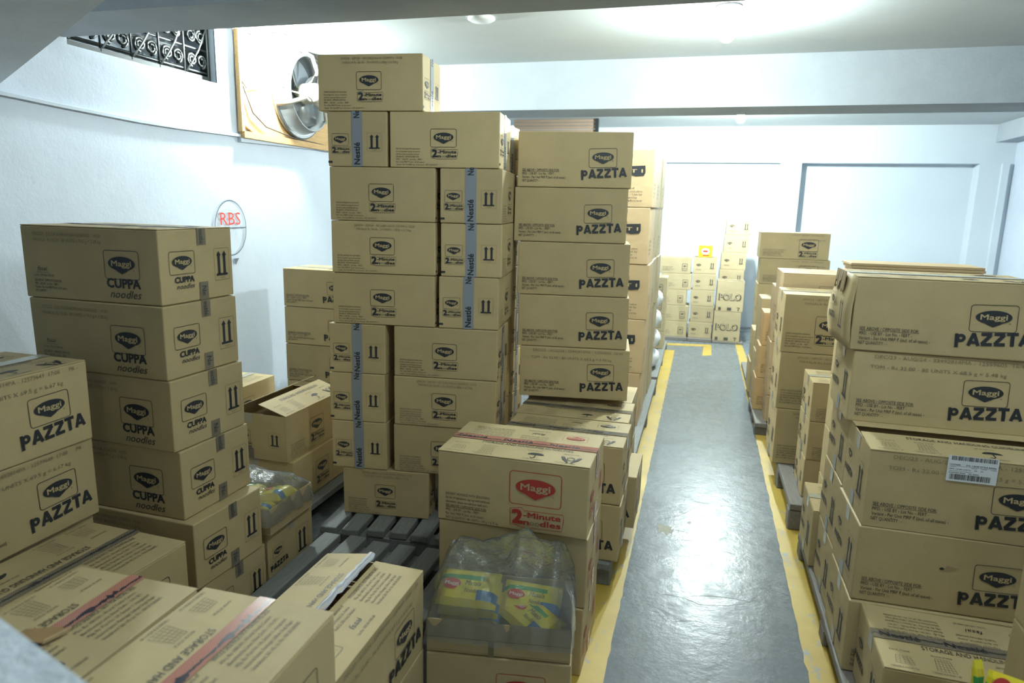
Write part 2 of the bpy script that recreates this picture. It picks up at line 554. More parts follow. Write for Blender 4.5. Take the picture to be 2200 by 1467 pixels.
def pr_pazzta_side(W, H, ink='ink', stamp=0):
    p = Print('logo_print')
    cx = W * 0.245
    p.logo(cx, H * 0.05, W * 0.24, ink, rot=0.03)
    p.pazzta(cx + W * 0.01, -H * 0.24, W * 0.385, ink)
    p.part = 'text_print'
    x, y, h = -W * 0.455, -H * 0.215, H * 0.043
    p.lines(SIDE_TEXT, x, y, h, ink, 1.5, widths=[W * .325, W * .29, W * .39, W * .16], bold=0.006)
    p.rect(x, x + W * .325, y - h * .22, y - h * .13, ink)
    if stamp:
        p.part = 'date_stamp'
        a, b = {1: ('DEC/23 - AUG/24 - 33492814MA - 12559605  16:42', 'TOM - Rs 32.00 - 80 UNITS X 68.5 g = 5.48 kg'),
                2: ('DEC/23 - AUG/24 - 33492814PA - 12579649  17:08      PR -', 'MAC - Rs 32.00 - 96 UNITS X 69.5 g = 6.67 kg')}[stamp]
        p.text(a, -W * .38, H * .41, H * .046, 'faint', w=W * .82)
        p.text(b, -W * .40, H * .27, H * .046, 'faint', w=W * .74)
    return p

def pr_pazzta_end(D, H, ink='ink'):
    p = Print('logo_print')
    p.logo(-D * .30, H * .10, D * .22, ink)
    p.pazzta(-D * .28, -H * .14, D * .36, ink, 0.0)
    p.part = 'arrow_print'
    p.arrows(D * .24, -H * .05, H * .46, ink)
    return p

def pr_noodle_side(W, H, ink='ink', text='soft', stamp=1):
    p = Print('logo_print')
    cx = -W * 0.005 if ink == 'ink' else W * 0.16
    s = W * (0.235 if ink == 'ink' else 0.335)
    p.logo(cx, H * .045 if ink == 'ink' else H * .13, s, ink)
    p.minute(cx + s * .04, -H * .245 if ink == 'ink' else -H * .30, s * 0.98, ink)
    p.part = 'text_print'
    if ink == 'ink':
        x, y, h = -W * .44, -H * .18, H * .027
        p.lines(NOODLE_TEXT, x, y, h, text, 1.75, widths=[W * .22, W * .22, W * .215, W * .21, W * .25, W * .27])
        p.text('Variant - Per Unit MRP (incl. of all taxes) - NET QUANTITY : -', x, y - h * 1.75 * 6, h, text, w=W * .40)
    else:
        x, y, h = -W * .44, -H * .12, H * .034
        p.lines(NOODLE_TEXT, x, y, h, 'ink', 1.7, widths=[W * .30, W * .30, W * .29, W * .28, W * .24, W * .27])
        p.rect(x, x + W * .28, y - h * 5.35, y - h * 5.2, 'ink')
        p.text('NET QUANTITY : 48 UNITS x 140 g = 6.72 kg', x, y - h * 1.7 * 6, h, 'ink', w=W * .36)
    if stamp:
        p.part = 'date_stamp'
        p.text('JAN/24 - SEP/24 - 40120821AA-H 12559912  10:20', -W * .27, H * .40, H * .04, 'faint', w=W * .58)
        p.text('MASALA Rs 56.00 - 24 UNITS x 280g = 6.72kg', -W * .25, H * .33, H * .04, 'faint', w=W * .52)
    return p

def pr_noodle_end(D, H, ink='ink'):
    p = Print('logo_print')
    p.logo(-D * .28, H * .0, D * .28, ink)
    p.minute(-D * .27, -H * .20, D * .30, ink)
    p.part = 'arrow_print'
    p.arrows(D * .29, -H * .05, H * .29, ink, 0.84)
    if ink == 'ink':
        p.rect(-D * .49, -D * .42, -H * .44, -H * .40, ink)
    return p

def pr_cuppa_side(W, H):
    p = Print('logo_print')
    cx = W * .235
    p.logo(cx, H * .03, W * .245, 'ink')
    p.cuppa(cx + W * .005, -H * .29, W * .235, 'ink')
    p.part = 'text_print'
    x = -W * .42
    p.text('fssai', x + W * .03, -H * .12, H * .06, 'soft', shear=0.25, w=W * .075, bold=0.01)
    p.stroke([(x + W * .02, -H * .145), (x + W * .11, -H * .145)], 0.001, 'soft')
    p.text('Lic.No. 10012011000168', x, -H * .20, H * .032, 'soft', w=W * .15)
    p.lines(SIDE_TEXT, x, -H * .27, H * .032, 'ink', 1.5, widths=[W * .205, W * .18, W * .245, W * .09])
    p.part = 'date_stamp'
    p.text('DEC/23 - JUL/24-33480451AA-12560302   14:30', -W * .40, H * .36, H * .045, 'faint', w=W * .50)
    p.text('MASALA  Rs 50.00  48 UNITS x 79.5 g = 3.28 kg', -W * .40, H * .28, H * .045, 'faint', w=W * .50)
    return p

def pr_cuppa_end(D, H):
    p = Print('logo_print')
    p.logo(-D * .22, H * .06, D * .33, 'ink')
    p.cuppa(-D * .20, -H * .22, D * .25, 'ink')
    p.part = 'arrow_print'
    p.arrows(D * .33, -H * .02, H * .40, 'ink')
    return p

def stack_icon(p, x, y, w, h, key, n=3):
    p.stroke([(x, y), (x + w, y), (x + w * .88, y + h), (x + w * .12, y + h)], 0.0012, key, True)
    for k in range(1, n + 1):
        t = k / (n + 1)
        p.stroke([(x + w * .12 * t, y + h * t), (x + w - w * .12 * t, y + h * t)], 0.0008, key)
        p.stroke([(x + w * t, y), (x + w * (.12 + .76 * t), y + h)], 0.0008, key)

def pr_top(W, D, logo_ink='ink', sec='soft', ink='ink'):
    """storage marks in front of the seam, address panel behind it, upside down"""
    p = Print('handling_print')
    f = -D / 2
    p.text('STORAGE AND HANDLING GUIDELINES', -W * .27, f + D * .355, D * .055, ink, w=W * .62)
    for x, s in ((-.44, 'RACK STACK'), (-.24, 'BLOCK STACK'), (.06, 'KEEP DRY AND COOL'), (.30, 'HANDLE WITH CARE')):
        p.text(s, W * x, f + D * .275, D * .02, sec, w=W * .10)
    stack_icon(p, -W * .43, f + D * .10, W * .09, D * .11, sec)
    stack_icon(p, -W * .24, f + D * .08, W * .09, D * .17, sec, 4)
    for x, s in ((-.46, '5 BOXES X 4 HIGH = 20'), (-.27, '5 BOXES X 8 HIGH = 40'), (.06, 'STORE AT AMBIENT'), (.27, 'DO NOT THROW, SIT OR STAND')):
        p.text(s, W * x, f + D * .035, D * .022, sec, w=W * .13)
    # umbrella
    ux, uy, r = W * .13, f + D * .17, D * .085
    pts = [(ux + r * math.cos(a * PI / 12), uy + r * .65 * math.sin(a * PI / 12)) for a in range(13)]
    p.poly(pts, ink)
    p.stroke([(ux, uy), (ux, uy - D * .075), (ux - D * .02, uy - D * .095), (ux - D * .042, uy - D * .075)], D * .012, ink)
    # hands around a cube
    hx, hy = W * .36, f + D * .15
    p.stroke([(hx - .012, hy + .012), (hx, hy + .02), (hx + .012, hy + .012), (hx + .012, hy - .004), (hx, hy - .012), (hx - .012, hy - .004)], 0.004, ink, True)
    for s in (-1, 1):
        p.stroke([(hx + s * .034, hy + .022), (hx + s * .024, hy - .006), (hx + s * .008, hy - .024), (hx + s * .008, hy - .036)], 0.007, ink)
        p.stroke([(hx + s * .027, hy + .022), (hx + s * .019, hy + .0), (hx + s * .010, hy - .014)], 0.004, ink)
    # rear half, reading from behind
    p.part = 'address_print'
    q = PI
    b = D / 2
    rows = ['WHOLE SALE PACK. NOT FOR RETAIL SALE', 'Mkt. By: 100/101, World Trade Centre,', 'Barakhamba Lane, New Delhi - 110 001.', 'Mfg. By: Plot No. 1A, Sector-1, Integrated',
            'Industrial Estate, Pantnagar, Udham Singh Nagar,', 'Uttarakhand. 263 145. Lic. No. 10012012000082']
    for i, s in enumerate(rows):
        p.text(s, -W * .12, b - D * .40 + i * D * .052, D * (.036 if i == 0 else .026), 'ink' if i == 0 else sec, w=W * (.28 if i else .31), rot=PI)
    p.lines(['Registered Trademark of', 'Soc. des Produits S.A., Avenue', 'Nestlé 55, 1800 Vevey, Switzerland'], W * .14, b - D * .40, D * .03, sec, 1.9, widths=[W * .19] * 3, rot=PI)
    p.text('fssai', W * .10, b - D * .17, D * .055, 'ink', w=W * .09, rot=PI, shear=0.25)
    p.text('Lic.No. 10012011000168', W * .13, b - D * .09, D * .026, sec, w=W * .16, rot=PI)
    p.logo(W * .32, b - D * .22, W * .17, logo_ink, rot=PI)
    return p

def pr_kraft(W, H):
    p = Print('badge_print')
    x0 = W * .06
    p.poly([(x0, H * .20), (W * .39, H * .22), (W * .395, H * .10), (W * .38, H * .05), (W * .28, H * .035), (W * .22, H * .06), (x0, H * .05)], 'ink')
    p.text('SET 1', W * .11, H * .10, H * .055, 'knock', w=W * .25, bold=0.03, lay=2)
    p.part = 'text_print'
    p.lines(['Fortified', 'Keep in a cool place', 'Lot No. - Use by', 'Net quantity', 'See above'], W * .07, -H * .18, H * .03, 'soft', 1.8, widths=[W * .20, W * .30, W * .30, W * .24, W * .30])
    return p

def pr_polo(W, H):
    p = Print('logo_print')
    p.text('POLO', 0, -H * .12, H * .20, 'soft', w=W * .80, bold=0.06, align='c')
    p.text('POLO', 0, -H * .11, H * .20, 'knockpale', w=W * .74, bold=0.0, align='c', lay=2)
    p.part = 'handling_print'
    p.stroke([(W * .28, -H * .36), (W * .38, -H * .36), (W * .33, -H * .42), (W * .33, -H * .46)], 0.012, 'soft')
    p.rect(-W * .40, -W * .30, -H * .46, -H * .36, 'soft')
    p.rect(-W * .08, W * .08, -H * .46, -H * .36, 'soft')
    return p
M['knockpale'] = cardboard('pale_knockout', (0.52, 0.43, 0.27), 0.0)

def pr_small(W, H):
    p = Print('logo_print')
    p.logo(-W * .27, H * .04, W * .26, 'ink', frame=False)
    p.text('2-Minute', -W * .38, -H * .28, H * .07, 'soft', w=W * .22)
    p.part = 'arrow_print'
    p.arrows(W * .30, 0, H * .40, 'ink')
    return p

def pr_plain_text(W, H, mark=False):
    p = Print('text_print')
    p.lines(['SEE ABOVE FOR:', 'MFD. - USE BY - Lot No.', 'Per Unit MRP (incl. of all taxes)', 'NET QUANTITY'], -W * .42, -H * .12, H * .045, 'soft', 1.6, widths=[W * .34, W * .30, W * .38, W * .25])
    if mark:
        p.part = 'logo_print'
        p.rrect(W * .22, W * .38, -H * .30, H * .12, 0.004, 0.004, 'ink')
        p.logo(W * .30, -H * .02, W * .13, 'ink', frame=False)
        p.text('MAGGI', W * .30, -H * .22, H * .06, 'ink', w=W * .12, align='c')
    return p

def pr_right(W, H):
    """logo and lettering at the right, small text at the left"""
    p = Print('logo_print')
    p.logo(W * .20, H * .06, W * .27, 'ink')
    p.minute(W * .20, -H * .30, W * .26, 'ink')
    p.part = 'text_print'
    p.lines(NOODLE_TEXT, -W * .45, -H * .17, H * .03, 'soft', 1.6, widths=[W * .33, W * .30, W * .30, W * .26, W * .28, W * .30])
    p.part = 'date_stamp'
    p.text('JAN/24 - SEP/24 - 40120821AA', -W * .05, H * .40, H * .04, 'faint', w=W * .46)
    p.text('MASALA Rs 56.00', .02, H * .22, H * .04, 'faint', w=W * .40)
    return p

def pr_warm(W, H):
    p = Print('logo_print')
    p.logo(-W * .22, H * .22, W * .13, 'ink')
    p.rrect(-W * .13, W * .02, H * .14, H * .32, .004, .002, 'ink')
    p.part = 'text_print'
    p.text('Masala', -W * .11, H * .19, H * .06, 'soft', w=W * .11, shear=.3)
    p.rrect(W * .20, W * .30, H * .14, H * .34, .008, .012, 'ink')
    return p

# ------------------------------------------------------------------ the room
# camera stands at x = 0, y = 0; the aisle runs along +y; left wall x = -3.22, back wall y = 10.34
XL, XR, YB, YF, ZC = -3.22, 3.74, 10.34, -7.0, 2.82

def struct(name, mb, label=None):
    return tag(mb.build(name), label, None, None, 'structure')

b_ = MB(); b_.box(XL - .6, XR + .3, YF - .2, YB + .5, -0.12, 0.0, 'floor')
floor = struct('floor', b_)
b_ = MB(); b_.box(XL - .6, XR + .3, YF - .2, YB + .5, ZC, ZC + .15, 'ceiling')
struct('ceiling', b_)

def plaster_slab(mb, quad, d, key, n=(24, 10), amp=0.006, seed=0):
    """a wall sheet with an uneven trowelled face: quad = four corners, d = thickness vector away from the room"""
    rnd = random.Random(seed)
    A, B, C_, D_ = [Vector(q) for q in quad]; d = Vector(d); nn = -d.normalized()
    ph = [rnd.uniform(0, 6.28) for _ in range(6)]
    vs = []
    for j in range(n[1] + 1):
        for i in range(n[0] + 1):
            u, v = i / n[0], j / n[1]
            p = (A * (1 - u) + B * u) * (1 - v) + (D_ * (1 - u) + C_ * u) * v
            e = min(u, 1 - u, v, 1 - v)
            w = math.sin(9 * u + ph[0]) * math.sin(6 * v + ph[1]) + .6 * math.sin(23 * u + ph[2]) * math.sin(11 * v + ph[3]) + .5 * rnd.uniform(-1, 1)
            vs.append(p + nn * (amp * w if e > 0 else 0))
    m = len(vs)
    fs = [(j * (n[0] + 1) + i, j * (n[0] + 1) + i + 1, (j + 1) * (n[0] + 1) + i + 1, (j + 1) * (n[0] + 1) + i) for j in range(n[1]) for i in range(n[0])]
    mb.add(vs, fs, key, True)
    mb.prism([A + d * .05, B + d * .05, C_ + d * .05, D_ + d * .05], d * .95, key)

# left wall with the grille window opening (y 2.98..4.12, above z 2.42)
w_ = MB()
plaster_slab(w_, [(XL, YB, 0), (XL, YF, 0), (XL, YF, 2.11), (XL, YB, 2.11)], (-.25, 0, 0), 'wall', (70, 14), 0.005, 1)
plaster_slab(w_, [(XL, YB, 2.11), (XL, YF, 2.11), (XL, YF, 2.42), (XL, YB, 2.42)], (-.25, 0, 0), 'wall', (70, 4), 0.004, 2)
plaster_slab(w_, [(XL, 2.98, 2.42), (XL, YF, 2.42), (XL, YF, ZC), (XL, 2.98, ZC)], (-.25, 0, 0), 'wall', (20, 4), 0.004, 3)
plaster_slab(w_, [(XL, YB, 2.42), (XL, 4.12, 2.42), (XL, 4.12, ZC), (XL, YB, ZC)], (-.25, 0, 0), 'wall', (40, 4), 0.004, 4)
w_.box(XL - .25, XL, 2.98, 4.12, 2.79, ZC, 'wall')
wall_left = struct('wall_left', w_)

# painted emblem on the left wall: circle, bar, red letters, arrow tip
e_ = Print()
ell = [(.165 * math.cos(2 * PI * k / 40), .19 * math.sin(2 * PI * k / 40)) for k in range(40)]
M['emblem_grey'] = plain('grey_wall_paint', (0.10, 0.12, 0.15), 0.7)
M['emblem_red'] = plain('red_wall_paint', (0.62, 0.05, 0.03), 0.7)
e_.stroke(ell, .008, 'emblem_grey', True)
e_.stroke([(-.165, 0), (.165, 0)], .008, 'emblem_grey')
e_.text('RBS', 0, .022, .085, 'emblem_red', w=.215, bold=0.01, align='c')
e_.poly([(0.01, -.215), (.07, -.215), (.03, -.262)], 'emblem_grey')
eo = e_.build('painted_emblem', wall_left, (XL + .012, 4.16, 1.462), (PI / 2, 0, PI / 2))
tag(eo, 'grey circle with red letters painted on the white wall')

# rough plaster ledge along the left wall
t_ = MB()
pts = [(YF, 2.125), (2.6, 2.12), (2.9, 2.108), (3.4, 2.094), (3.7, 2.094), (4.3, 2.106)]
for (y0, z0), (y1, z1) in zip(pts, pts[1:]):
    t_.prism([(XL - .02, y0, z0 - .012), (XL - .02, y0, z0 + .016), (XL + .028, y0, z0 + .004), (XL + .028, y0, z0 - .012)], (0, y1 - y0, z1 - z0), 'wall')
t_.prism([(XL - .02, 4.3, 2.055), (XL - .02, 4.3, 2.10), (XL + .03, 4.3, 2.09), (XL + .03, 4.3, 2.06)], (0, 1.5, .04), 'wall')
struct('trim_1', t_)

# back wall with a lintel and two shallow niches
w_ = MB()
w_.box(XL - .25, XR + .25, YB + .22, YB + .45, 0, ZC, 'wall_back')
w_.box(XL - .25, XR + .25, YB, YB + .22, 2.335, ZC, 'wall_back')
w_.box(.955, 1.225, YB, YB + .22, 0, 2.335, 'wall_back')
w_.box(3.36, XR + .25, YB, YB + .22, 0, 2.335, 'wall_back')
w_.box(XL - .25, -1.9, YB, YB + .22, 0, 2.335, 'wall_back')
w_.box(-1.9, .955, YB + .10, YB + .22, 0, 2.335, 'wall_back')
struct('wall_back', w_)
t_ = MB(); t_.box(3.60, 3.68, YB - .05, YB, 0, 2.335, 'wall_back')
struct('trim_2', t_)
M['dark_wall'] = plaster('dark_front_wall', (0.16, 0.17, 0.18))
w_ = MB(); w_.box(XR, XR + .25, YF, YB, 0, ZC, 'wall')
struct('wall_right', w_)
w_ = MB(); w_.box(XL - .25, XR + .25, YF - .2, YF, 0, ZC, 'dark_wall')
struct('wall_front', w_)

# concrete beams across the ceiling
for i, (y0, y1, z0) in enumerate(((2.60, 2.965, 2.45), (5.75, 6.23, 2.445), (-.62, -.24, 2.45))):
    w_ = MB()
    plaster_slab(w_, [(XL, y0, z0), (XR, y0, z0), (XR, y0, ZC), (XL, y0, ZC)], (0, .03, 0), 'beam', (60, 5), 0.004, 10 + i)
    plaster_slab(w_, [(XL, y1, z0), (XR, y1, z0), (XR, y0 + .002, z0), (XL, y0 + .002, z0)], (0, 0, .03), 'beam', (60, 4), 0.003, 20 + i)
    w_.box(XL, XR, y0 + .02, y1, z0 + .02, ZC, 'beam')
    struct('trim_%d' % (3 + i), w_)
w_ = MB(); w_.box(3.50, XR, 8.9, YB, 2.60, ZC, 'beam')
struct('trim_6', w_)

# underside of the stair flight overhead and the rough parapet beside the camera
w_ = MB()
p1, p2 = (-1.755, 1.768, 2.223), (-3.21, 2.586, 2.160)
p0 = (-0.75, 1.203, 2.266)
w_.prism([p0, p1, p2, (-3.21, -.2, 2.160), (-.75, -.2, 2.266)], (0, 0, .14), 'stair')
struct('trim_7', w_)
w_ = MB()
# top edge of the parapet falls from left to right just below the lens
w_.prism([(-1.25, .643, 1.236), (-.51, .441, 1.196), (-.30, .385, .95), (-.30, .385, 0), (-1.25, .643, 0)], (-.085, -.31, 0), 'parapet')
struct('trim_8', w_)
# unseen wall added behind the camera, its top shaped to shade the foreground
w_ = MB()
w_.prism([(-1.6, -.50, 0), (2.2, -.50, 0), (2.2, -.50, 1.62), (.76, -.50, 1.70), (.45, -.50, 1.97), (.14, -.50, 1.97), (.10, -.50, 1.60), (-1.6, -.50, 1.60)], (0, -.10, 0), 'parapet')
struct("trim_9", w_)

# ------------------------------------------------------------------ grille window, exhaust fan board, shutter
M['sill_green'] = plain('dark_green_sill', (0.05, 0.065, 0.06), 0.6)
win = MB()
win.box(XL - .30, XL - .25, 2.9, 4.2, 2.34, 2.84, 'wall')
window = struct('window_1', win)
f_ = MB()
for (y0, y1, z0, z1) in ((2.99, 4.115, 2.425, 2.455), (2.99, 3.02, 2.455, 2.79), (4.085, 4.115, 2.455, 2.79), (3.02, 4.085, 2.765, 2.79)):
    f_.box(XL - .10, XL - .045, y0, y1, z0, z1, 'metal_dark')
f_.build('window_frame', window)
def scroll(cy, cz, r, s, turns=1.6, a0=0.0):
    return [(XL - .05, cy + s * r * (1 - .62 * t) * math.cos(a0 + t * turns * 2 * PI), cz + r * (1 - .62 * t) * math.sin(a0 + t * turns * 2 * PI)) for t in [k / 22 for k in range(23)]]
for z in (2.49, 2.60, 2.70):          # flat dark rails behind the scrolls
    b_ = MB(); b_.box(XL - .13, XL - .115, 2.99, 4.11, z - .010, z + .010, 'metal_dark'); b_.build('grille_rail', window)
for k in range(6):                     # upright bars
    y = 3.02 + k * .215
    b_ = MB(); b_.tube([(XL - .05, y, 2.44), (XL - .05, y, 2.78)], .006, 'metal_dark' if k < 4 else 'metal_grey', 6)
    b_.build('grille_bar', window)
for z in (2.475, 2.615):
    b_ = MB(); b_.tube([(XL - .055, 3.0, z), (XL - .055, 4.11, z)], .007, 'metal_dark', 6)
    b_.build('grille_bar', window)
for k in range(5):                     # pairs of scrolls, curling back to back, and bowed leaning bars
    y = 3.13 + k * .215
    for s, dz in ((1, .075), (-1, .075), (1, -.075), (-1, -.075)):
        b_ = MB(); b_.tube(scroll(y + s * .044, 2.615 + dz, .043, s, a0=PI / 2 if dz > 0 else -PI / 2), .0095, 'metal_dark', 6)
        b_.build('grille_scroll', window)
    b_ = MB(); b_.tube([(XL - .045, y - .10 + .2 * t + .02 * math.sin(PI * t), 2.46 + .30 * t) for t in (0, .25, .5, .75, 1)], .006, 'metal_grey', 6)
    b_.build('grille_bar', window)
sb = MB(); sb.box(XL - .25, XL - .02, 2.985, 4.118, 2.405, 2.424, 'sill_green')
sb.build('window_sill', window)

fan = empty('exhaust_fan', (XL, 5.02, 2.49))
tag(fan, 'dusty grey exhaust fan set in a plywood board high on the left wall', 'fan')
FC = Vector((0, 0, 0))
bd = MB()                              # plywood board with a round hole
hole = [(0.30 * math.cos(2 * PI * k / 32), 0.30 * math.sin(2 * PI * k / 32)) for k in range(32)]
outer = []
for y, z in hole:
    sy = (.53 if y > 0 else .71) / max(abs(y), 1e-4); sz = (.32 if z > 0 else .365) / max(abs(z), 1e-4)
    s = min(sy, sz); outer.append((y * s, z * s))
for x, flip in ((.03, 0), (.012, 1)):
    vs = [(x, y, z) for y, z in hole] + [(x, y, z) for y, z in outer]
    bd.add(vs, [(i, (i + 1) % 32, 32 + (i + 1) % 32, 32 + i) for i in range(32)], 'plywood')
for ring in (hole, outer):
    vs = [(.03, y, z) for y, z in ring] + [(.012, y, z) for y, z in ring]
    bd.add(vs, [(i, (i + 1) % 32, 32 + (i + 1) % 32, 32 + i) for i in range(32)], 'plywood')
bd.box(.012, .055, -.71, .53, -.40, -.355, 'plywood')
bd.box(.012, .045, -.72, -.69, -.36, .32, 'plywood')
bd.build('plywood_board', fan)
rg = MB()
rg.lathe([(.30, .0), (.345, .03), (.345, .06), (.325, .065), (.315, .05), (.285, .16), (.275, .16), (.285, 0)], (0, 0, 0), (1, 0, 0), 'metal_grey', 36)
rg.build('fan_ring', fan)
bk = MB(); bk.lathe([(0, -.05), (.30, -.05), (.30, -.04)], (0, 0, 0), (1, 0, 0), 'metal_dark', 24)
bk.build('dark_opening', fan)
for k in range(4):
    a = math.radians(28 + 90 * k); vs = []
    for i in range(6):
        r = .06 + .21 * i / 5; wd = .05 + .085 * math.sin(PI * (.15 + .7 * i / 5))
        for s in (-1, 1):
            t = a + s * wd / max(r, .08) * .62
            vs.append((.05 + s * .04, r * math.cos(t), r * math.sin(t)))
    bl = MB(); bl.add(vs, [(2 * i, 2 * i + 1, 2 * i + 3, 2 * i + 2) for i in range(5)], 'metal_grey', True)
    bo = bl.build('blade', fan)
    sd = bo.modifiers.new('thickness', 'SOLIDIFY'); sd.thickness = .004
mt = MB(); mt.lathe([(0, .02), (.05, .02), (.055, .06), (.07, .07), (.078, .10), (.078, .20), (.068, .235), (.035, .25), (.03, .275), (0, .28)], (0, 0, 0), (1, 0, 0), 'dusty', 20)
mt.build('motor', fan)
for k in range(3):
    a = math.radians(200 + 120 * k)
    am = MB(); am.tube([(.12, .06 * math.cos(a), .06 * math.sin(a)), (.20, .16 * math.cos(a), .16 * math.sin(a)), (.15, .29 * math.cos(a), .29 * math.sin(a)), (.06, .335 * math.cos(a), .335 * math.sin(a))], [.018, .016, .015, .018], 'dusty', 8)
    am.build('arm', fan)
cb = MB(); cb.tube([(.20, -.02, -.06), (.19, -.12, -.03), (.15, -.24, -.02), (.09, -.35, .03), (.05, -.50, -.02), (.05, -.66, -.06), (.045, -.70, -.02)], .006, 'dusty', 6)
cb.build('cord', fan)
cb = MB(); cb.tube([(.045, -.69, -.05), (.05, -.60, -.22), (.05, -.45, -.30), (.055, -.1, -.345), (.05, .4, -.36)], .005, 'cable', 6)
cb.build('cord', fan)

sh = empty('wall_shutter', (-1.98, 9.35, 2.42))
tag(sh, 'brown slatted shutter hanging under the far ceiling behind the carton tower', 'shutter')
for k in range(9):
    b_ = MB(); b_.bbox(-.62, .50, -.012, .012, .006 + k * .044, .044 + k * .044, 'shutter', .004, 1)
    b_.build('slat', sh, (0, 0, 0), (0, 0, 0))
b_ = MB(); b_.box(.50, .54, -.03, .03, 0, .40, 'metal_dark'); b_.build('side_rail', sh)

# ------------------------------------------------------------------ lamps under the ceiling
def lamp(x, y, key, label, s=1.0):
    t = empty('ceiling_lamp', (x, y, ZC))
    tag(t, label, 'lamp', 'bulb lamps under the ceiling')
    b = MB(); b.lathe([(0, 0), (.072, 0), (.074, -.010), (.058, -.020), (.03, -.026), (0, -.027)][::1], (0, 0, 0), (0, 0, 1), 'porcelain', 24); b.build('ceiling_rose', t)
    b = MB(); b.lathe([(.026, -.02), (.024, -.045), (.020, -.05), (.020, -.085), (0, -.086)], (0, 0, 0), (0, 0, 1), 'porcelain', 16); b.build('socket', t)
    if key:
        b = MB(); b.lathe([(.018 * s, -.085), (.024 * s, -.085 - .010 * s), (.040 * s, -.085 - .040 * s), (.045 * s, -.085 - .065 * s), (.040 * s, -.085 - .093 * s), (.022 * s, -.085 - .111 * s), (0, -.085 - .115 * s)], (0, 0, 0), (0, 0, 1), key, 16); b.build('bulb', t)
    return t
lamp(.045, 4.42, 'lamp_aisle', 'burning white bulb under the ceiling above the middle of the aisle')
lamp(-3.03, 4.56, 'lamp_wall', 'burning white bulb beside the left wall near the exhaust fan')
lamp(.30, 8.25, 'lamp_back', 'burning white bulb behind the far ceiling beam near the back wall')
lamp(.75, -1.95, 'lamp_rear', 'large burning globe lamp behind the camera', 2.4)
lamp(.05, 1.68, 'lamp_near', 'burning white bulb above the camera, in line with the aisle lamp')
lamp(2.40, 1.68, 'lamp_side', 'burning white bulb over the right side, out of the picture')
cp = MB(); cp.lathe([(0, 0), (.085, 0), (.088, -.012), (.07, -.024), (0, -.03)], (0, 0, 0), (0, 0, 1), 'porcelain', 24)
tag(cp.build('ceiling_plate', None, (-1.45, 4.39, ZC)), 'round white cover plate on the ceiling left of the aisle lamp', 'cover plate')

# ------------------------------------------------------------------ yellow floor lines
def floor_line(name, left, right, parent=floor):
    """a painted strip with ragged edges; left/right: matching lists of (x, y)"""
    rnd = random.Random(name + str(left[0]))
    L, Rr = [], []
    for (a, c), (d, e) in zip(zip(left, left[1:]), zip(right, right[1:])):
        n = max(2, int((Vector(c) - Vector(a)).length / .05))
        for i in range(n):
            t = i / n
            L.append((a[0] + (c[0] - a[0]) * t + rnd.gauss(0, .0016), a[1] + (c[1] - a[1]) * t))
            Rr.append((d[0] + (e[0] - d[0]) * t + rnd.gauss(0, .0016), d[1] + (e[1] - d[1]) * t))
    L.append(left[-1]); Rr.append(right[-1])
    m_ = MB(); n = len(L)
    m_.add([(x, y, .0012) for x, y in L] + [(x, y, .0012) for x, y in Rr], [(i, n + i, n + i + 1, i + 1) for i in range(n - 1)], 'yellow_paint')
    return m_.build(name, parent)
floor_line('yellow_line', [(-.36, .5), (-.345, 2.45), (-.40, 2.75), (-.345, 3.0), (-.345, 5.5), (-.35, 8.3)], [(-.225, .5), (-.228, 2.45), (-.228, 2.75), (-.23, 3.0), (-.232, 5.5), (-.236, 8.3)])
floor_line('yellow_line', [(.482, .5), (.484, 3.6), (.49, 7.9), (.487, 9.15)], [(.615, .5), (.612, 3.6), (.585, 7.9), (.57, 9.15)])
floor_line('yellow_line', [(-.75, 8.52), (.19, 8.70)], [(-.75, 8.66), (.19, 8.84)])
floor_line('yellow_line', [(.085, 8.10), (.10, 8.70)], [(.19, 8.16), (.195, 8.70)])
st = MB()
M['floor_stain'] = plain('bare_concrete_stain', (0.36, 0.34, 0.28), 0.7)
rs = random.Random(2)
st.add([(-.085 + (.028 + rs.uniform(0, .022)) * math.cos(k * PI / 10), 3.45 + (.03 + rs.uniform(0, .045)) * math.sin(k * PI / 10), .0008) for k in range(20)], [list(range(20))], 'floor_stain')
st.build('floor_stain', floor)
sc_ = Print(); sc_.Z0 = .0007
M['scuff'] = plain('dark_floor_scuff', (0.10, 0.11, 0.11), 0.5)
rs = random.Random(8)
for k in range(26):
    x, y = rs.uniform(-.18, .42), rs.uniform(2.6, 4.0)
    a0, ln, bend = rs.uniform(-.5, .9), rs.uniform(.05, .26), rs.uniform(-.5, .5)
    sc_.stroke([(x + ln * t * math.cos(a0 + bend * t), y + ln * t * math.sin(a0 + bend * t)) for t in (0, .2, .4, .6, .8, 1)], rs.uniform(.0012, .003), 'scuff')
for k in range(14):
    x, y, r = rs.uniform(-.2, .45), rs.uniform(2.4, 3.9), rs.uniform(.006, .018)
    sc_.poly([(x + r * rs.uniform(.4, 1) * math.cos(q * PI / 4), y + r * rs.uniform(.4, 1.3) * math.sin(q * PI / 4)) for q in range(8)], 'scuff')
tag(sc_.build('scuff_marks', floor), None, None, None, 'stuff')

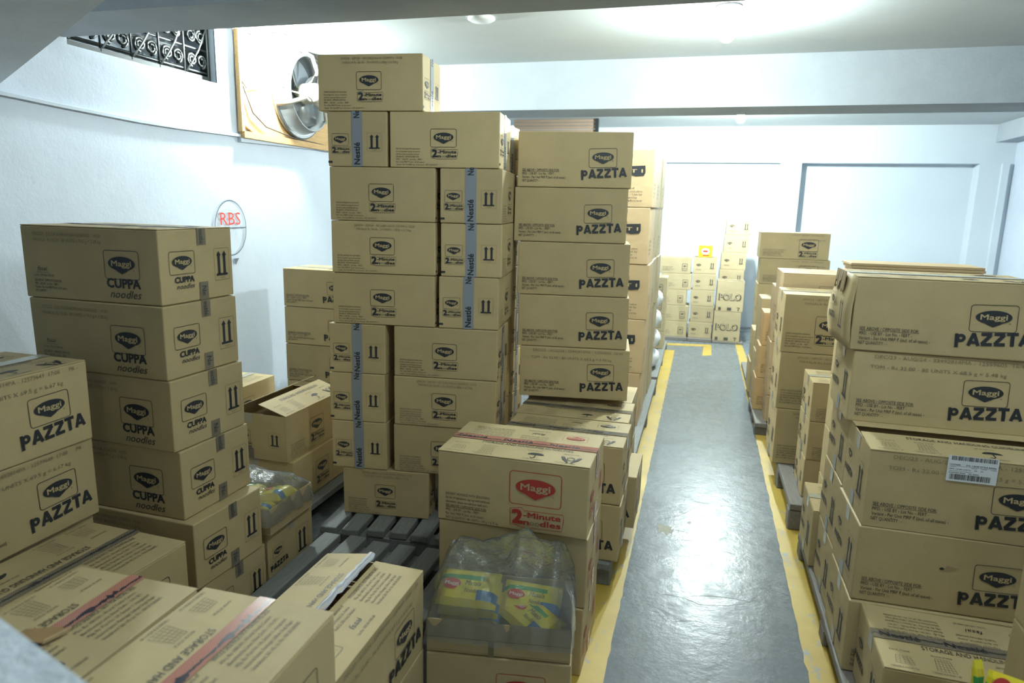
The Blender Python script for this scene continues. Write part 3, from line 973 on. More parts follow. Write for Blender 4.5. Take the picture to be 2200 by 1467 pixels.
# ------------------------------------------------------------------ pallets
def pallet(x0, x1, y0, y1, z1, label, slat=.085, gap=.036, group='grey wooden pallets', h=None, yaw=0.0, mat='pallet'):
    h = h or z1
    t = empty('pallet', ((x0 + x1) / 2, (y0 + y1) / 2, z1 - h), math.radians(yaw))
    tag(t, label, 'pallet', group)
    n = max(2, round((x1 - x0 + gap) / (slat + gap)))
    pitch_ = (x1 - x0 - slat) / (n - 1)
    L = y1 - y0
    me = MB(); me.bbox(-slat / 2, slat / 2, -L / 2, L / 2, -.036, 0, mat, .006, 2)
    me = me.mesh('slat')
    rnd = random.Random(label)
    for i in range(n):
        link('slat', me, t, (x0 + slat / 2 + i * pitch_ - (x0 + x1) / 2, rnd.uniform(-.012, .012), h), (0, 0, rnd.uniform(-.006, .006)))
    sm = MB(); sm.bbox(-(x1 - x0) / 2, (x1 - x0) / 2, -.045, .045, .0, h - .037, mat, .005, 1)
    sm = sm.mesh('stringer')
    for y in (-L / 2 + .06, 0, L / 2 - .06):
        link('stringer', sm, t, (0, y, 0))
    return t

# ------------------------------------------------------------------ cartons
KIND = {  # length, depth, height, board, name
    'noodle': (.545, .315, .2375, 'board', 'noodle_carton'),
    'pasta': (.56, .345, .2655, 'board', 'pasta_carton'),
    'cup': (.56, .335, .2575, 'board', 'cup_noodle_carton'),
    'red': (.55, .35, .264, 'board', 'noodle_carton'),
    'bignoodle': (.56, .40, .345, 'board', 'noodle_carton'),
    'right': (.565, .33, .2275, 'board', 'noodle_carton'),
    'warm': (.60, .42, .43, 'kraft', 'kraft_carton'),
    'kraft': (.56, .42, .385, 'kraft', 'kraft_carton'),
    'small': (.34, .30, .197, 'pale', 'noodle_carton'),
    'wide': (.42, .34, .195, 'pale', 'carton'),
    'sweet': (.33, .30, .365, 'pale', 'sweets_carton'),
    'plain': (.45, .33, .24, 'board', 'carton'),
    'orange': (.36, .28, .26, 'orange', 'carton'),
}
M['navy'] = plain('crumpled_navy_print', (0.02, 0.022, 0.035), 0.3)
_mesh = {}
def cached(key, make):
    if key not in _mesh:
        _mesh[key] = make()
    return _mesh[key]

def body_mesh(L, D, H, key, var, open_top=False):
    def make():
        rnd = random.Random('%s%s%s' % (L, D, var))
        m_ = MB()
        if open_top:
            t = .004
            for a in ((-L/2, L/2, -D/2, -D/2 + t, 0, H), (-L/2, L/2, D/2 - t, D/2, 0, H), (-L/2, -L/2 + t, -D/2 + t, D/2 - t, 0, H), (L/2 - t, L/2, -D/2 + t, D/2 - t, 0, H)):
                m_.box(*a, key)
            m_.box(-L/2 + t, L/2 - t, -D/2 + t, D/2 - t, 0, t, 'inner')
        else:
            m_.bbox(-L/2, L/2, -D/2, D/2, 0, H, key, .0045, 2)
        c = {}
        for sx in (0, 1):
            for sy in (0, 1):
                for sz in (0, 1):
                    c[sx, sy, sz] = (rnd.uniform(-.0022, .0004) * (1 if sx else -1), rnd.uniform(-.0022, .0004) * (1 if sy else -1))
        out = []
        for x, y, z in m_.v:
            u, v, w = x / L + .5, y / D + .5, z / H
            dx = dy = 0
            for (a, b, d), (p, q) in c.items():
                k = (u if a else 1 - u) * (v if b else 1 - v) * (w if d else 1 - w)
                dx += k * p; dy += k * q
            out.append((x + dx, y + dy, z))
        m_.v = out
        return m_.mesh('carton_body')
    return cached(('body', L, D, H, key, var, open_top), make)

FACE = {'-Y': ((0, -1), 0), '+Y': ((0, 1), PI), '+X': ((1, 0), PI / 2), '-X': ((-1, 0), -PI / 2)}
def side_mesh(kind, stamp, W, H):
    f = {'noodle': lambda: pr_noodle_side(W, H, 'ink', 'soft', stamp), 'pasta': lambda: pr_pazzta_side(W, H, 'ink', stamp), 'cup': lambda: pr_cuppa_side(W, H),
         'red': lambda: pr_noodle_side(W, H, 'red', 'ink', 0), 'bignoodle': lambda: pr_big(W, H), 'kraft': lambda: pr_kraft(W, H), 'right': lambda: pr_right(W, H), 'warm': lambda: pr_warm(W, H),
         'small': lambda: pr_small(W, H), 'wide': lambda: pr_plain_text(W, H, True), 'sweet': lambda: pr_polo(W, H), 'plain': lambda: pr_plain_text(W, H), 'orange': lambda: pr_plain_text(W, H)}[kind]
    return cached(('side', kind, stamp, W, H), lambda: f().parts())
def end_mesh(kind, W, H):
    f = {'noodle': lambda: pr_noodle_end(W, H), 'pasta': lambda: pr_pazzta_end(W, H), 'cup': lambda: pr_cuppa_end(W, H), 'red': lambda: pr_noodle_end(W, H, 'red'),
         'bignoodle': lambda: pr_noodle_end(W, H)}.get(kind, lambda: pr_plain_text(W, H))
    return cached(('end', kind, W, H), lambda: f().parts())

def stick(parts, t, loc, rot=(0, 0, 0)):
    for nm, me in parts:
        link(nm, me, t, loc, rot)

def pr_big(W, H):
    p = Print('logo_print')
    p.logo(-W * .03, H * .0, W * .30, 'ink')
    p.minute(-W * .02, -H * .25, W * .29, 'ink')
    p.part = 'text_print'
    p.lines(NOODLE_TEXT, -W * .46, -H * .18, H * .026, 'soft', 1.7, widths=[W * .24, W * .27, W * .25, W * .24, W * .24, W * .27])
    p.part = 'date_stamp'
    p.text('JAN/24 - SEP/24 - 40120821AA-H 12559912', -W * .33, H * .41, H * .035, 'faint', w=W * .66)
    p.text('MASALA Rs 56.00 - 24 UNITS', -W * .30, H * .34, H * .035, 'faint', w=W * .55)
    return p

def tape_end(style, D, H):
    """what the closing tape shows on the end of a carton"""
    def make():
        p = Print(); p.Z0 = .0009
        if style == 'blue':
            p.rect(-.025, .025, -H / 2, H / 2, 'tape_blue')
            p.text('Nestlé', .012, -H * .46, .026, 'ink', w=.095, rot=PI / 2, bold=.035, lay=1)
            p.text('Nestlé', .012, H * .30, .026, 'ink', w=.095, rot=PI / 2, bold=.035, lay=1) if H > .3 else p.text('Ne', .012, H * .38, .026, 'ink', w=.032, rot=PI / 2, bold=.035, lay=1)
        elif style == 'black':
            o = D * .055
            p.rect(o - .022, o + .022, H * .5 - .06, H / 2, 'tape_black')
            p.rect(o - .022, o + .022, -H / 2, -H * .5 + .065, 'tape_black')
            p.text('estlé', o - .011, H * .5 - .004, .022, 'ink', w=.052, rot=-PI / 2, bold=.02, lay=1)
            p.text('Ne', o - .011, -H * .5 + .05, .022, 'ink', w=.034, rot=-PI / 2, bold=.02, lay=1)
        elif style == 'red':
            p.rect(-.024, .024, H * .5 - .10, H / 2, 'tape_red')
            p.rect(-.024, .024, -H / 2, -H * .5 + .07, 'tape_red')
            p.text('Nestlé', .011, H * .5 - .09, .022, 'ink', w=.08, rot=PI / 2, bold=.02, lay=1)
        elif style == 'clear':
            p.rect(-.024, .024, H * .5 - .055, H / 2, 'tape_clear')
            p.rect(-.024, .024, -H / 2, -H * .5 + .055, 'tape_blue')
        elif style == 'stub':
            o = -D * .16
            p.rect(o - .022, o + .022, H * .5 - .05, H / 2, 'tape_clear'); p.rect(o - .022, o + .022, -H / 2, -H * .5 + .055, 'tape_black')
        elif style == 'mid':
            p.rect(-.02, .02, -H / 2, -H * .22, 'tape_black'); p.rect(-.02, .02, H * .22, H / 2, 'tape_black')
        return p.mesh('tape')
    return cached(('tape', style, D, H), make)

def tape_top(style, L):
    def make():
        if style in ('worn_red', 'worn_black'):      # scuffed tape, its lettering crumpled along the seam
            p = Print(); p.Z0 = .0009
            p.rect(-L / 2, L / 2, -.020, .020, 'tape_red' if style == 'worn_red' else 'tape_black')
            rnd = random.Random(style); o = .009 if style == 'worn_red' else 0.0
            n = 90; vs = []
            for i in range(n + 1):
                x = -L / 2 + L * i / n; w = .0022 + abs(rnd.gauss(0, .0028)) * (1.5 if (i // 14) % 2 else .5); m = o + rnd.gauss(0, .0012)
                vs += [(x, m - w), (x, m + w)]
            p.quads(vs, [(2 * i, 2 * i + 2, 2 * i + 3, 2 * i + 1) for i in range(n)], 'navy', 1)
            return p.mesh('tape')
        p = Print(); p.Z0 = .0009
        k = {'black': 'tape_black', 'red': 'tape_red', 'clear': 'tape_clear', 'blue': 'tape_blue', 'mid': 'tape_black'}[style]
        n = 14
        vs = [(-L / 2 + L * i / n, s * .025) for i in range(n + 1) for s in (-1, 1)]
        p.quads(vs, [(2 * i, 2 * i + 2, 2 * i + 3, 2 * i + 1) for i in range(n)], k)
        if style in ('black', 'red'):
            rnd = random.Random(style); pts = [(-L / 2 + L * i / 60, (-.010 if style == 'red' else 0) + rnd.gauss(0, .0022)) for i in range(61)]
            p.stroke(pts, .0045, 'ink', lay=1)
        if style != 'clear':
            for x in (-.46, -.14, .18):
                p.text('Nestlé', L * x, -.011, .024, 'ink', w=L * .20, bold=.025, lay=1)
                p.text('Good food, Good life', L * (x + .215), -.006, .007, 'ink', w=L * .08, lay=1)
        return p.mesh('tape')
    return cached(('toptape', style, L), make)

KTAPE = {'noodle': 'blue', 'pasta': 'clear', 'cup': 'black', 'red': 'red', 'bignoodle': 'clear', 'small': 'mid', 'sweet': 'mid', 'wide': None, 'kraft': None, 'plain': None, 'orange': None, 'right': None, 'warm': None}

CATEGORY = 'carton'
def carton(kind, x, y, z, o, faces, label, group=None, yaw=0.0, stamp=0, top=False, anchor='l', dims=None, board=None, prints=True, open_top=False, toptape=None, var=None, endtape=None):
    """one carton. x: left edge (anchor l) or right edge (anchor r) of the front, y: front, z: base.
    o: 'long' (long side towards the camera), 'end' / 'endf' (end towards the camera; f: turned the other way round)"""
    L, D, H, bk, nm = KIND[kind]
    if dims: L, D, H = dims
    if board: bk = board
    wx, wy = (L, D) if o == 'long' else (D, L)
    cx = x + wx / 2 if anchor == 'l' else x - wx / 2
    cy = y + wy / 2
    if anchor == 'fl':                      # x, y is the front left corner of the turned carton
        ca, sa = math.cos(math.radians(yaw)), math.sin(math.radians(yaw))
        cx, cy = x + ca * wx / 2 - sa * wy / 2, y + sa * wx / 2 + ca * wy / 2
    if anchor == 'fr':                      # x, y is the front right corner of the turned carton
        ca, sa = math.cos(math.radians(yaw)), math.sin(math.radians(yaw))
        cx, cy = x - ca * wx / 2 - sa * wy / 2, y - sa * wx / 2 + ca * wy / 2
    base = {'long': 0.0, 'end': PI / 2, 'endf': -PI / 2}[o]
    var = var if var is not None else (len(bpy.data.objects) * 7) % 3
    hb = H - .0035 if top else H - .001
    t = link(nm, body_mesh(L, D, hb, bk, var, open_top), None, (cx, cy, z), (0, 0, base + math.radians(yaw)))
    tag(t, label, CATEGORY, group)
    W2F = {'long': {'F': '-Y', 'R': '+X', 'L': '-X'}, 'end': {'F': '-X', 'R': '-Y', 'L': '+Y'}, 'endf': {'F': '+X', 'R': '+Y', 'L': '-Y'}}[o]
    for w in faces:
        f = W2F[w]
        (sx, sy), rz = FACE[f]
        loc = (sx * L / 2, sy * D / 2, H / 2)
        if f[1] == 'Y':
            if prints: stick(side_mesh(kind, stamp, L, H), t, loc, (PI / 2, 0, rz))
        else:
            if prints: stick(end_mesh(kind, D, H), t, loc, (PI / 2, 0, rz))
            if endtape or KTAPE[kind]:
                link('tape', tape_end(endtape or KTAPE[kind], D, H), t, loc, (PI / 2, 0, rz))
    if top:
        fm = cached(('flap', L, D, bk), lambda: flap_mesh(L, D, bk))
        link('top_flap', fm, t, (0, -D / 4 - .0006, hb + .0002))
        link('top_flap', fm, t, (0, D / 4 + .0006, hb + .0002))
        ink = 'red' if kind == 'red' else 'ink'
        if prints: stick(cached(('top', L, D, ink), lambda: pr_top(L, D, ink).parts()), t, (0, 0, H))
        if toptape or KTAPE[kind]:
            link('tape', tape_top(toptape or KTAPE[kind], L), t, (0, 0, H + .0012))
    return t

def flap_mesh(L, D, bk):
    m_ = MB(); m_.bbox(-L / 2 + .001, L / 2 - .001, -D / 4 + .0015, D / 4 - .001, 0, .0032, bk, .0012, 1)
    return m_.mesh('top_flap')

# ---- central tower of noodle cartons behind the empty pallets
G = 'noodle cartons of the tall central tower'
Z0, HN, TY = .128, .2410, 6.5                  # base, row height, the tower stands turned by 6.5 degrees
zr = [Z0 + HN * k for k in range(10)]          # zr[0] = lowest row
LD, ED = (.499, .285, .2400), (.499, .282, .2400)
def tower(u, row, o, label, off=0.0, dy=0.0, stamp=0, dims=None):
    a = math.radians(TY)
    x, y = -1.69 + u * math.cos(a) - off * math.sin(a), 2.865 + u * math.sin(a) + off * math.cos(a)
    return carton('noodle', x, y, zr[row], o, 'FR', label, G, TY + dy, stamp=stamp, anchor='fl', dims=dims or (LD if o == 'long' else ED))
tower(.049, 0, 'long', 'lowest carton of the tall tower, alone at its left foot on the grey slats', 0, 0, 1, (.44, .285, .2400))
tower(.545, 0, 'endf', 'bottom carton at the right foot of the tall tower, behind the red printed carton', .04)
# rows from the second up: 'eL' end carton left + long right; 'Le' long left + end right
rows = [('eL', -.003, .312), ('eL', -.008, .317), ('eL', -.003, .319), ('Le', .020, .536), ('Le', .023, .545), ('Le', .022, .542), ('eL', .016, .311)]
nth = ['second', 'third', 'fourth', 'fifth', 'sixth', 'seventh', 'eighth']
for i, (kd, ua, ub) in enumerate(rows):
    j = random.Random(i * 3 + 1)
    a_, b_2, c_2, d_2 = j.uniform(-.006, .006), j.uniform(-.35, .35), j.uniform(-.006, .006), j.uniform(-.35, .35)
    if kd == 'eL':
        tower(ua, i + 1, 'endf', 'narrow end-on carton with a blue tape, left in the %s row of the tall tower' % nth[i], a_, b_2 * .5)
        tower(ub, i + 1, 'long', 'wide carton with a centred logo, right in the %s row of the tall tower' % nth[i], c_2, d_2, i % 2)
    else:
        tower(ua, i + 1, 'long', 'wide carton with a centred logo, left in the %s row of the tall tower' % nth[i], a_, b_2, (i + 1) % 2)
        tower(ub, i + 1, 'endf', 'narrow end-on carton with a blue tape, right in the %s row of the tall tower' % nth[i], c_2, d_2 + 1.5)
tower(-.022, 8, 'long', 'single carton on the very top of the tall tower, under the ceiling', 0, -.5, 1, (.488, .285, .2400))
# second row of the tower, seen only past its right side
G2 = 'noodle cartons behind the tall tower'
for k in range(8):
    carton('noodle', -.975 if k == 7 else -.985, 3.34 if k == 7 else 3.56, zr[k], 'long', 'R', '%s carton of the column behind the right edge of the tall tower' % ('lowest', 'second lowest', 'third lowest', 'fourth lowest', 'fourth highest', 'third highest', 'second highest', 'highest')[k], G2, 0, anchor='r', dims=(.50, .285, .24))

pallet(-1.73, -.85, 2.74, 4.00, Z0 - .001, 'grey pallet carrying the tall tower of noodle cartons', yaw=5.0)
pallet(-1.62, -.90, 1.86, 2.655, Z0 - .001, 'empty grey slatted pallet on the floor in front of the tall tower')
pallet(-2.76, -1.84, 2.76, 4.05, Z0 - .001, 'grey pallet beneath the open-flapped carton left of the tall tower')

# ---- pasta column beside the aisle
G = 'pasta cartons of the five-high column beside the aisle'
yS, zS = 3.352, .684
for k, (x0, yw, w) in enumerate(((-.872, 7.4, 'lowest'), (-.889, 8.0, 'second from the bottom'), (-.897, 8.2, 'middle'), (-.922, 7.6, 'second from the top'), (-.910, 8.6, 'topmost'))):
    carton('pasta', x0, yS, zS + .267 * k, 'long', 'FR', 'pasta carton, %s of the straight five-high column left of the aisle' % w, G, yw, stamp=1 if k == 0 else 0, anchor='fl')
G = 'pasta cartons under the five-high column'
carton('pasta', -.263, 2.80, .388, 'long', 'FR', 'pasta carton half hidden behind the red printed carton, its taped top lit at the back', G, 0, top=True, anchor='r', toptape='black')
carton('pasta', -.262, 2.80, .121, 'long', 'FR', 'lower pasta carton at the yellow line, right behind the red printed cartons', G, .5, anchor='r')
carton('pasta', -.280, 3.155, .388, 'long', 'R', 'crushed pasta carton under the five-high column, its top tape torn and dark', G, .4, top=True, anchor='r', toptape='black')
carton('pasta', -.225, 3.155, .121, 'long', 'FR', 'pasta carton jutting towards the yellow line under the five-high column', G, 0, anchor='r')
carton('pasta', -.30, 3.51, .388, 'long', 'R', 'pasta carton at the back of the pile under the five-high column, upper one', G, 0, anchor='r')
carton('pasta', -.30, 3.51, .121, 'long', 'R', 'pasta carton at the back of the pile under the five-high column, lower one', G, 0, anchor='r')
pallet(-.765, -.29, 2.79, 3.95, .119, 'grey pallet under the pasta cartons beside the yellow line')

# ---- red printed noodle cartons at the front
G = 'red printed noodle cartons at the front'
carton('red', -.862, 2.168, .001, 'long', 'FR', 'lowest of the three red printed cartons, down on the floor by the yellow line', G, .4)
carton('red', -.858, 2.172, .266, 'long', 'FR', 'red printed carton in the middle of its stack, behind the plastic-covered tray', G, .8)
carton('red', -.860, 2.168, .531, 'long', 'FR', 'carton with a big red logo and a red tape along its brightly lit top', G, 0, top=True)

# ---- cup noodle stack on the left
G = 'cup noodle cartons of the left stack'
cups = [(-1.672, 1.895, -2.0, 'lowest, mostly hidden'), (-1.668, 1.870, -2.5, 'second from the floor'), (-1.718, 1.890, -1.5, 'third from the floor'), (-1.727, 1.876, -3.0, 'third from the top'), (-1.733, 1.875, -2.0, 'second from the top'), (-1.741, 1.886, -1.0, 'topmost')]
for k, (x0, y0, yw, w) in enumerate(cups):
    carton('cup', x0, y0, .002 + .2585 * k, 'long', 'FR', 'cup noodle carton, %s in the left stack of six' % w, G, yw, top=(k == 5), anchor='fr', dims=(.60, .362, .2575))

# ---- pasta pair at the left edge and the taped carton below
G = 'pasta cartons at the left edge'
for k, w in enumerate(('second', 'upper')):
    carton('pasta', -1.912 + (.004 if k else 0), 1.160, .60 + .267 * k, 'end', 'FR', ('upper pasta carton at the left picture edge, in front of the cup noodle stack' if k else 'lower pasta carton at the left picture edge, under an equal one'), G, -.8 if k else .3, stamp=2, anchor='r', top=bool(k))
for k in range(2):
    carton('pasta', -1.93, 1.15, .065 + .267 * k, 'end', 'R', 'hidden pasta carton at the foot of the left edge column, %s' % ('upper' if k else 'lower'), G, 0, anchor='r')
carton('pasta', -1.505, 1.08, .333, 'endf', 'FR', 'taped carton with printed top, below and right of the left edge pasta pair', None, -2.0, top=True, anchor='r', dims=(.57, .40, .265), toptape='worn_black')
carton('pasta', -1.51, 1.09, .065, 'endf', 'FR', 'carton under the taped one below the left edge pasta pair', None, 0, anchor='r', dims=(.57, .40, .265))
pallet(-2.33, -1.50, 1.07, 1.74, .064, 'low grey pallet under the cartons at the left edge')

# ---- two blurred cartons with red tape nearest to the camera
G = 'red taped cartons nearest to the camera'
for c, (x1, y0, yw) in enumerate(((-.698, .612, .3), (-1.030, .600, 1.0))):
    for k in range(3):
        ww = ('right' if c == 0 else 'left')
        carton('pasta', x1, y0, .001 + .2655 * k, 'endf', 'FR', 'blurred %s carton with red tape on top, nearest to the camera' % ww if k == 2 else 'carton %s under the %s red taped one nearest to the camera' % ('directly' if k == 1 else 'on the floor far', ww), G, yw, top=(k == 2), anchor='r', dims=(.56, .325, .264), toptape='worn_red')

# ---- open carton in the front middle
G = None
carton('pasta', -.762, 1.245, .001, 'endf', 'FR', 'closed carton on the floor under the open-topped pasta carton', G, 0, anchor='r', dims=(.565, .335, .2655))
oc = carton('pasta', -.764, 1.245, .268, 'endf', 'FR', 'open pasta carton with pale printed flaps and a silver torn tape, front middle', G, 0, anchor='r', dims=(.565, .335, .2655), open_top=True, stamp=2)
def hinge_flap(parent, name, L, w, loc, rot, key='board', pr=None, t=.0035):
    m_ = MB(); m_.bbox(-L / 2, L / 2, 0, w, 0, t, key, .0012, 1)
    f = m_.build(name, parent, loc, rot)
    if pr is not None:
        link('flap_print', pr, f, (0, 0, t))
    return f
def half_top(L, D, which, ink='ink'):
    """the printed marks of one top flap, hinge at y = 0"""
    full = pr_top(L, D, ink); p = Print()
    for f, mi in zip(full.f, full.mi):
        ys = [full.v[i][1] for i in f]
        if (which == 'front') == (sum(ys) / len(ys) < 0):
            vs = [full.v[i] for i in f]
            s = D / 2
            p.add([((x, y + s, z) if which == 'front' else (-x, s - y, z)) for x, y, z in vs], [list(range(len(vs)))], full.mats[mi])
    return p.mesh('flap_print')
Lo, Do, Ho = .565, .335, .2655
hinge_flap(oc, 'top_flap', Lo, Do / 2 - .004, (0, Do / 2, Ho - .002), (math.radians(1.5), 0, PI), pr=half_top(Lo, Do, 'rear'))
lf = hinge_flap(oc, 'top_flap', Lo, Do / 2 + .005, (0, -Do / 2, Ho), (math.radians(9), 0, 0), pr=half_top(Lo, Do, 'front'))
m_ = MB()
n = 26; rnd = random.Random(3)
M['noodle_print'] = plain('noodle_picture_yellow', (0.80, 0.50, 0.06), 0.4)
M['silver'] = plain('silvery_torn_tape', (0.27, 0.27, 0.30), 0.45, 0.0)
vs = []
for i in range(n + 1):
    u = -Lo / 2 + Lo * i / n
    for s in range(4):
        vs.append((u, Do / 2 - .012 + s * .007 + rnd.uniform(-.003, .003), .005 + rnd.uniform(0, .007) - (.010 if s == 3 else 0)))
m_.add(vs, [(i * 4 + s, i * 4 + s + 1, (i + 1) * 4 + s + 1, (i + 1) * 4 + s) for i in range(n) for s in range(3)], 'silver', True)
tag(m_.build('tape', lf), 'torn silvery tape along the raised flap')
inn = MB(); inn.bbox(-Lo * .46, Lo * .46, -Do * .44, Do * .44, .02, Ho - .05, 'inner', .006, 1)
inn.build('inner_layer', oc)
dv = MB()
for k in range(13):
    dv.box(-Lo * .40 + k * .036, -Lo * .40 + k * .036 + .005, -Do * .40, Do * .40, Ho - .05, Ho - .042, 'kraft')
dv.build('corrugated_pad', oc)

# ---- carton with a plastic-covered tray at the left, on the floor
carton('pasta', -1.690, 2.315, .001, 'long', 'FR', 'shaded pasta carton under the small plastic-covered tray', None, 0, anchor='r')

def tray(name_label, x0, x1, y0, y1, z, h, yaw=0.0):
    L, D = x1 - x0, y1 - y0
    t = empty('cardboard_tray', ((x0 + x1) / 2, (y0 + y1) / 2, z), math.radians(yaw))
    tag(t, name_label, 'tray', 'open trays of noodle packs')
    b = MB(); b.box(-L/2, L/2, -D/2, D/2, 0, .005, 'board'); b.build('tray_floor', t)
    for a in ((-L/2, L/2, -D/2, -D/2 + .005), (-L/2, L/2, D/2 - .005, D/2), (-L/2, -L/2 + .005, -D/2 + .005, D/2 - .005), (L/2 - .005, L/2, -D/2 + .005, D/2 - .005)):
        b = MB(); b.bbox(*a, .005, h, 'board', .0015, 1); b.build('tray_wall', t)
    b = Print(); b.stroke([(-L / 2, .0), (L / 2, .004)], .0015, 'soft'); b.rect(-.03, -.012, -h * .5, h * .0, 'faint')
    b.build('crease_print', t, (0, -D / 2, h * .45), (PI / 2, 0, 0))
    return t

def noodle_pack(x, y, z, L, W, T, rot, label, group, seed=0):
    """a pillow-shaped bundle of noodle packets"""
    rnd = random.Random(seed)
    m_ = MB(); nx, ny = 12, 8; vs = []
    for s in (1, -1):
        for j in range(ny + 1):
            for i in range(nx + 1):
                u, v = i / nx * 2 - 1, j / ny * 2 - 1
                e = (1 - abs(u) ** 5) * (1 - abs(v) ** 4)
                hgt = s * T / 2 * max(0, e) ** .5 + rnd.uniform(-.002, .002) * e
                vs.append((u * L / 2, v * W / 2, hgt))
    k = (nx + 1) * (ny + 1)
    for s in (0, 1):
        for j in range(ny):
            for i in range(nx):
                a = s * k + j * (nx + 1) + i
                q = (a, a + 1, a + nx + 2, a + nx + 1)
                key = 'yellow_film'
                if j in (1, 2) and s == 0 and i > 7: key = 'blue_film'
                if j == 5 and s == 0 and i < 9: key = 'green_film'
                m_.add([vs[p] for p in (q if s == 0 else q[::-1])], [(0, 1, 2, 3)], key, True)
    o = m_.build('noodle_pack', None, (x, y, z), rot)
    tag(o, label, 'noodle pack', group)
    p = Print(); p.Z0 = T * .52
    p.quads([(-L * .27, -W * .02)] + [(-L * .27 + L * .15 * math.cos(a * PI / 10), -W * .02 + W * .15 * math.sin(a * PI / 10)) for a in range(20)], [(0, i + 1, (i + 1) % 20 + 1) for i in range(20)], 'red_film')
    p.text('Maggi', -L * .27, -W * .06, W * .09, 'white_film', w=L * .22, bold=.02, align='c', lay=2)
    p.text('Masala', L * .08, -W * .03, W * .13, 'ink', w=L * .26, shear=.3, align='c', lay=2)
    p.text('Noodles', L * .08, -W * .22, W * .11, 'ink', w=L * .24, shear=.3, align='c', lay=2)
    p.build('front_print', o)
    return o

def plastic_cover(label, fn, x0, x1, y0, y1, rim, nx=40, ny=30, seed=1, group='clear plastic covers over the trays', loc=(0, 0, 0), yaw=0):
    """a loose sheet of clear film: fn(u, v) gives its height, the rim hangs down"""
    from mathutils import noise as mn
    m_ = MB(); vs = []
    for j in range(ny + 1):
        for i in range(nx + 1):
            u, v = i / nx, j / ny
            x, y = x0 + (x1 - x0) * u, y0 + (y1 - y0) * v
            e = min(u, 1 - u, v, 1 - v)
            p = Vector((u * 5, v * 4, seed))
            w = mn.noise(p) * .6 + abs(mn.noise(p * 2.3)) * .6 - .2
            z = fn(u, v) * min(1, e * 7) ** .6 + (.035 * w if e > .02 else 0)
            if e < 1e-6: z = -rim + .008 * mn.noise(p * 3)
            c = .012 * mn.noise(p * 2 + Vector((9, 0, 0)))
            vs.append((x + c, y + c, z))
    m_.add(vs, [(j * (nx + 1) + i, j * (nx + 1) + i + 1, (j + 1) * (nx + 1) + i + 1, (j + 1) * (nx + 1) + i) for j in range(ny) for i in range(nx)], 'film', True)
    o = m_.build('plastic_cover', None, loc, (0, 0, math.radians(yaw)))
    tag(o, label, 'plastic sheet', group)
    return o

tray('small open tray under shiny plastic, behind the cup noodle stack', -2.20, -1.665, 2.305, 2.625, .268, .115)
rnd = random.Random(5)
for k in range(6):
    a, b = k % 3, k // 3
    noodle_pack(-2.08 + a * .155, 2.375 + b * .14, .328 + .012 * (k % 2), .135, .118, .085, (rnd.uniform(-.25, .25), rnd.uniform(-.3, .3), rnd.uniform(-.3, .3)),
                'yellow noodle pack under shiny plastic in the left tray, %s' % ('rear right, its corner showing best', 'rear middle', 'rear left', 'front right', 'front middle', 'front left')[5 - k], 'noodle packs in the left tray', k)
plastic_cover('shiny clear plastic draped over the small left tray of yellow packs', lambda u, v: .06 + .045 * math.sin(PI * u) * math.sin(PI * v), -.277, .277, -.175, .175, .06, 34, 22, 4, loc=(-1.932, 2.45, .375))

# ---- front tray with the tall plastic bag, standing on a carton
carton('red', -.775, 1.83, .001, 'long', 'FR', 'dark carton on the floor under the big plastic-covered tray', None, 8.5, dims=(.46, .29, .262), stamp=0, prints=True)
tray('open cardboard tray of yellow packs under a tall plastic bag, front middle', -.775, -.320, 1.835, 2.125, .267, .112, 8.5)
packs = [(-.662, 1.985, .322, (.45, 0, .12), 'lowest of three yellow noodle packs piled at the left in the front tray'), (-.660, 1.962, .370, (.45, 0, .14), 'middle of three yellow noodle packs piled at the left in the front tray'),
         (-.658, 1.939, .418, (.45, 0, .10), 'topmost of three yellow noodle packs piled at the left in the front tray'), (-.455, 1.985, .322, (.20, .12, -.6), 'yellow noodle pack lying aslant in the middle of the front tray'), (-.47, 2.050, .345, (.40, .05, .1), 'yellow noodle pack leaning at the back of the front tray')]
for k, (x, y, z, r, lb) in enumerate(packs):
    noodle_pack(x, y, z, .20, .135, .05, r, lb, 'noodle packs in the front tray', 20 + k)
plastic_cover('tall crumpled clear plastic bag over the front tray of yellow packs', lambda u, v: .055 + .115 * min(1, v * 1.9) ** .8 * (.95 + .30 * math.exp(-((u - .60) / .09) ** 2) - .16 * math.exp(-((u - .38) / .10) ** 2) + .28 * math.exp(-((u - .93) / .10) ** 2) + .12 * math.exp(-((u - .10) / .08) ** 2)), -.236, .236, -.155, .155, .07, 46, 34, 2, loc=(-.548, 1.98, .375), yaw=8.5)
lg = Print()
lg.lines(['To avoid danger of suffocation', 'keep this bag away from babies', 'and small children.', 'Do not use in cribs'], 0, 0, .008, 'ink', 1.6, widths=[.085, .08, .07, .06])
tag(lg.build('bag_print', bpy.data.objects[[o.name for o in bpy.data.objects if o.name.startswith('plastic_cover')][-1]], (.012, -.06, .172), (math.radians(60), 0, math.radians(80))), 'small black warning text')

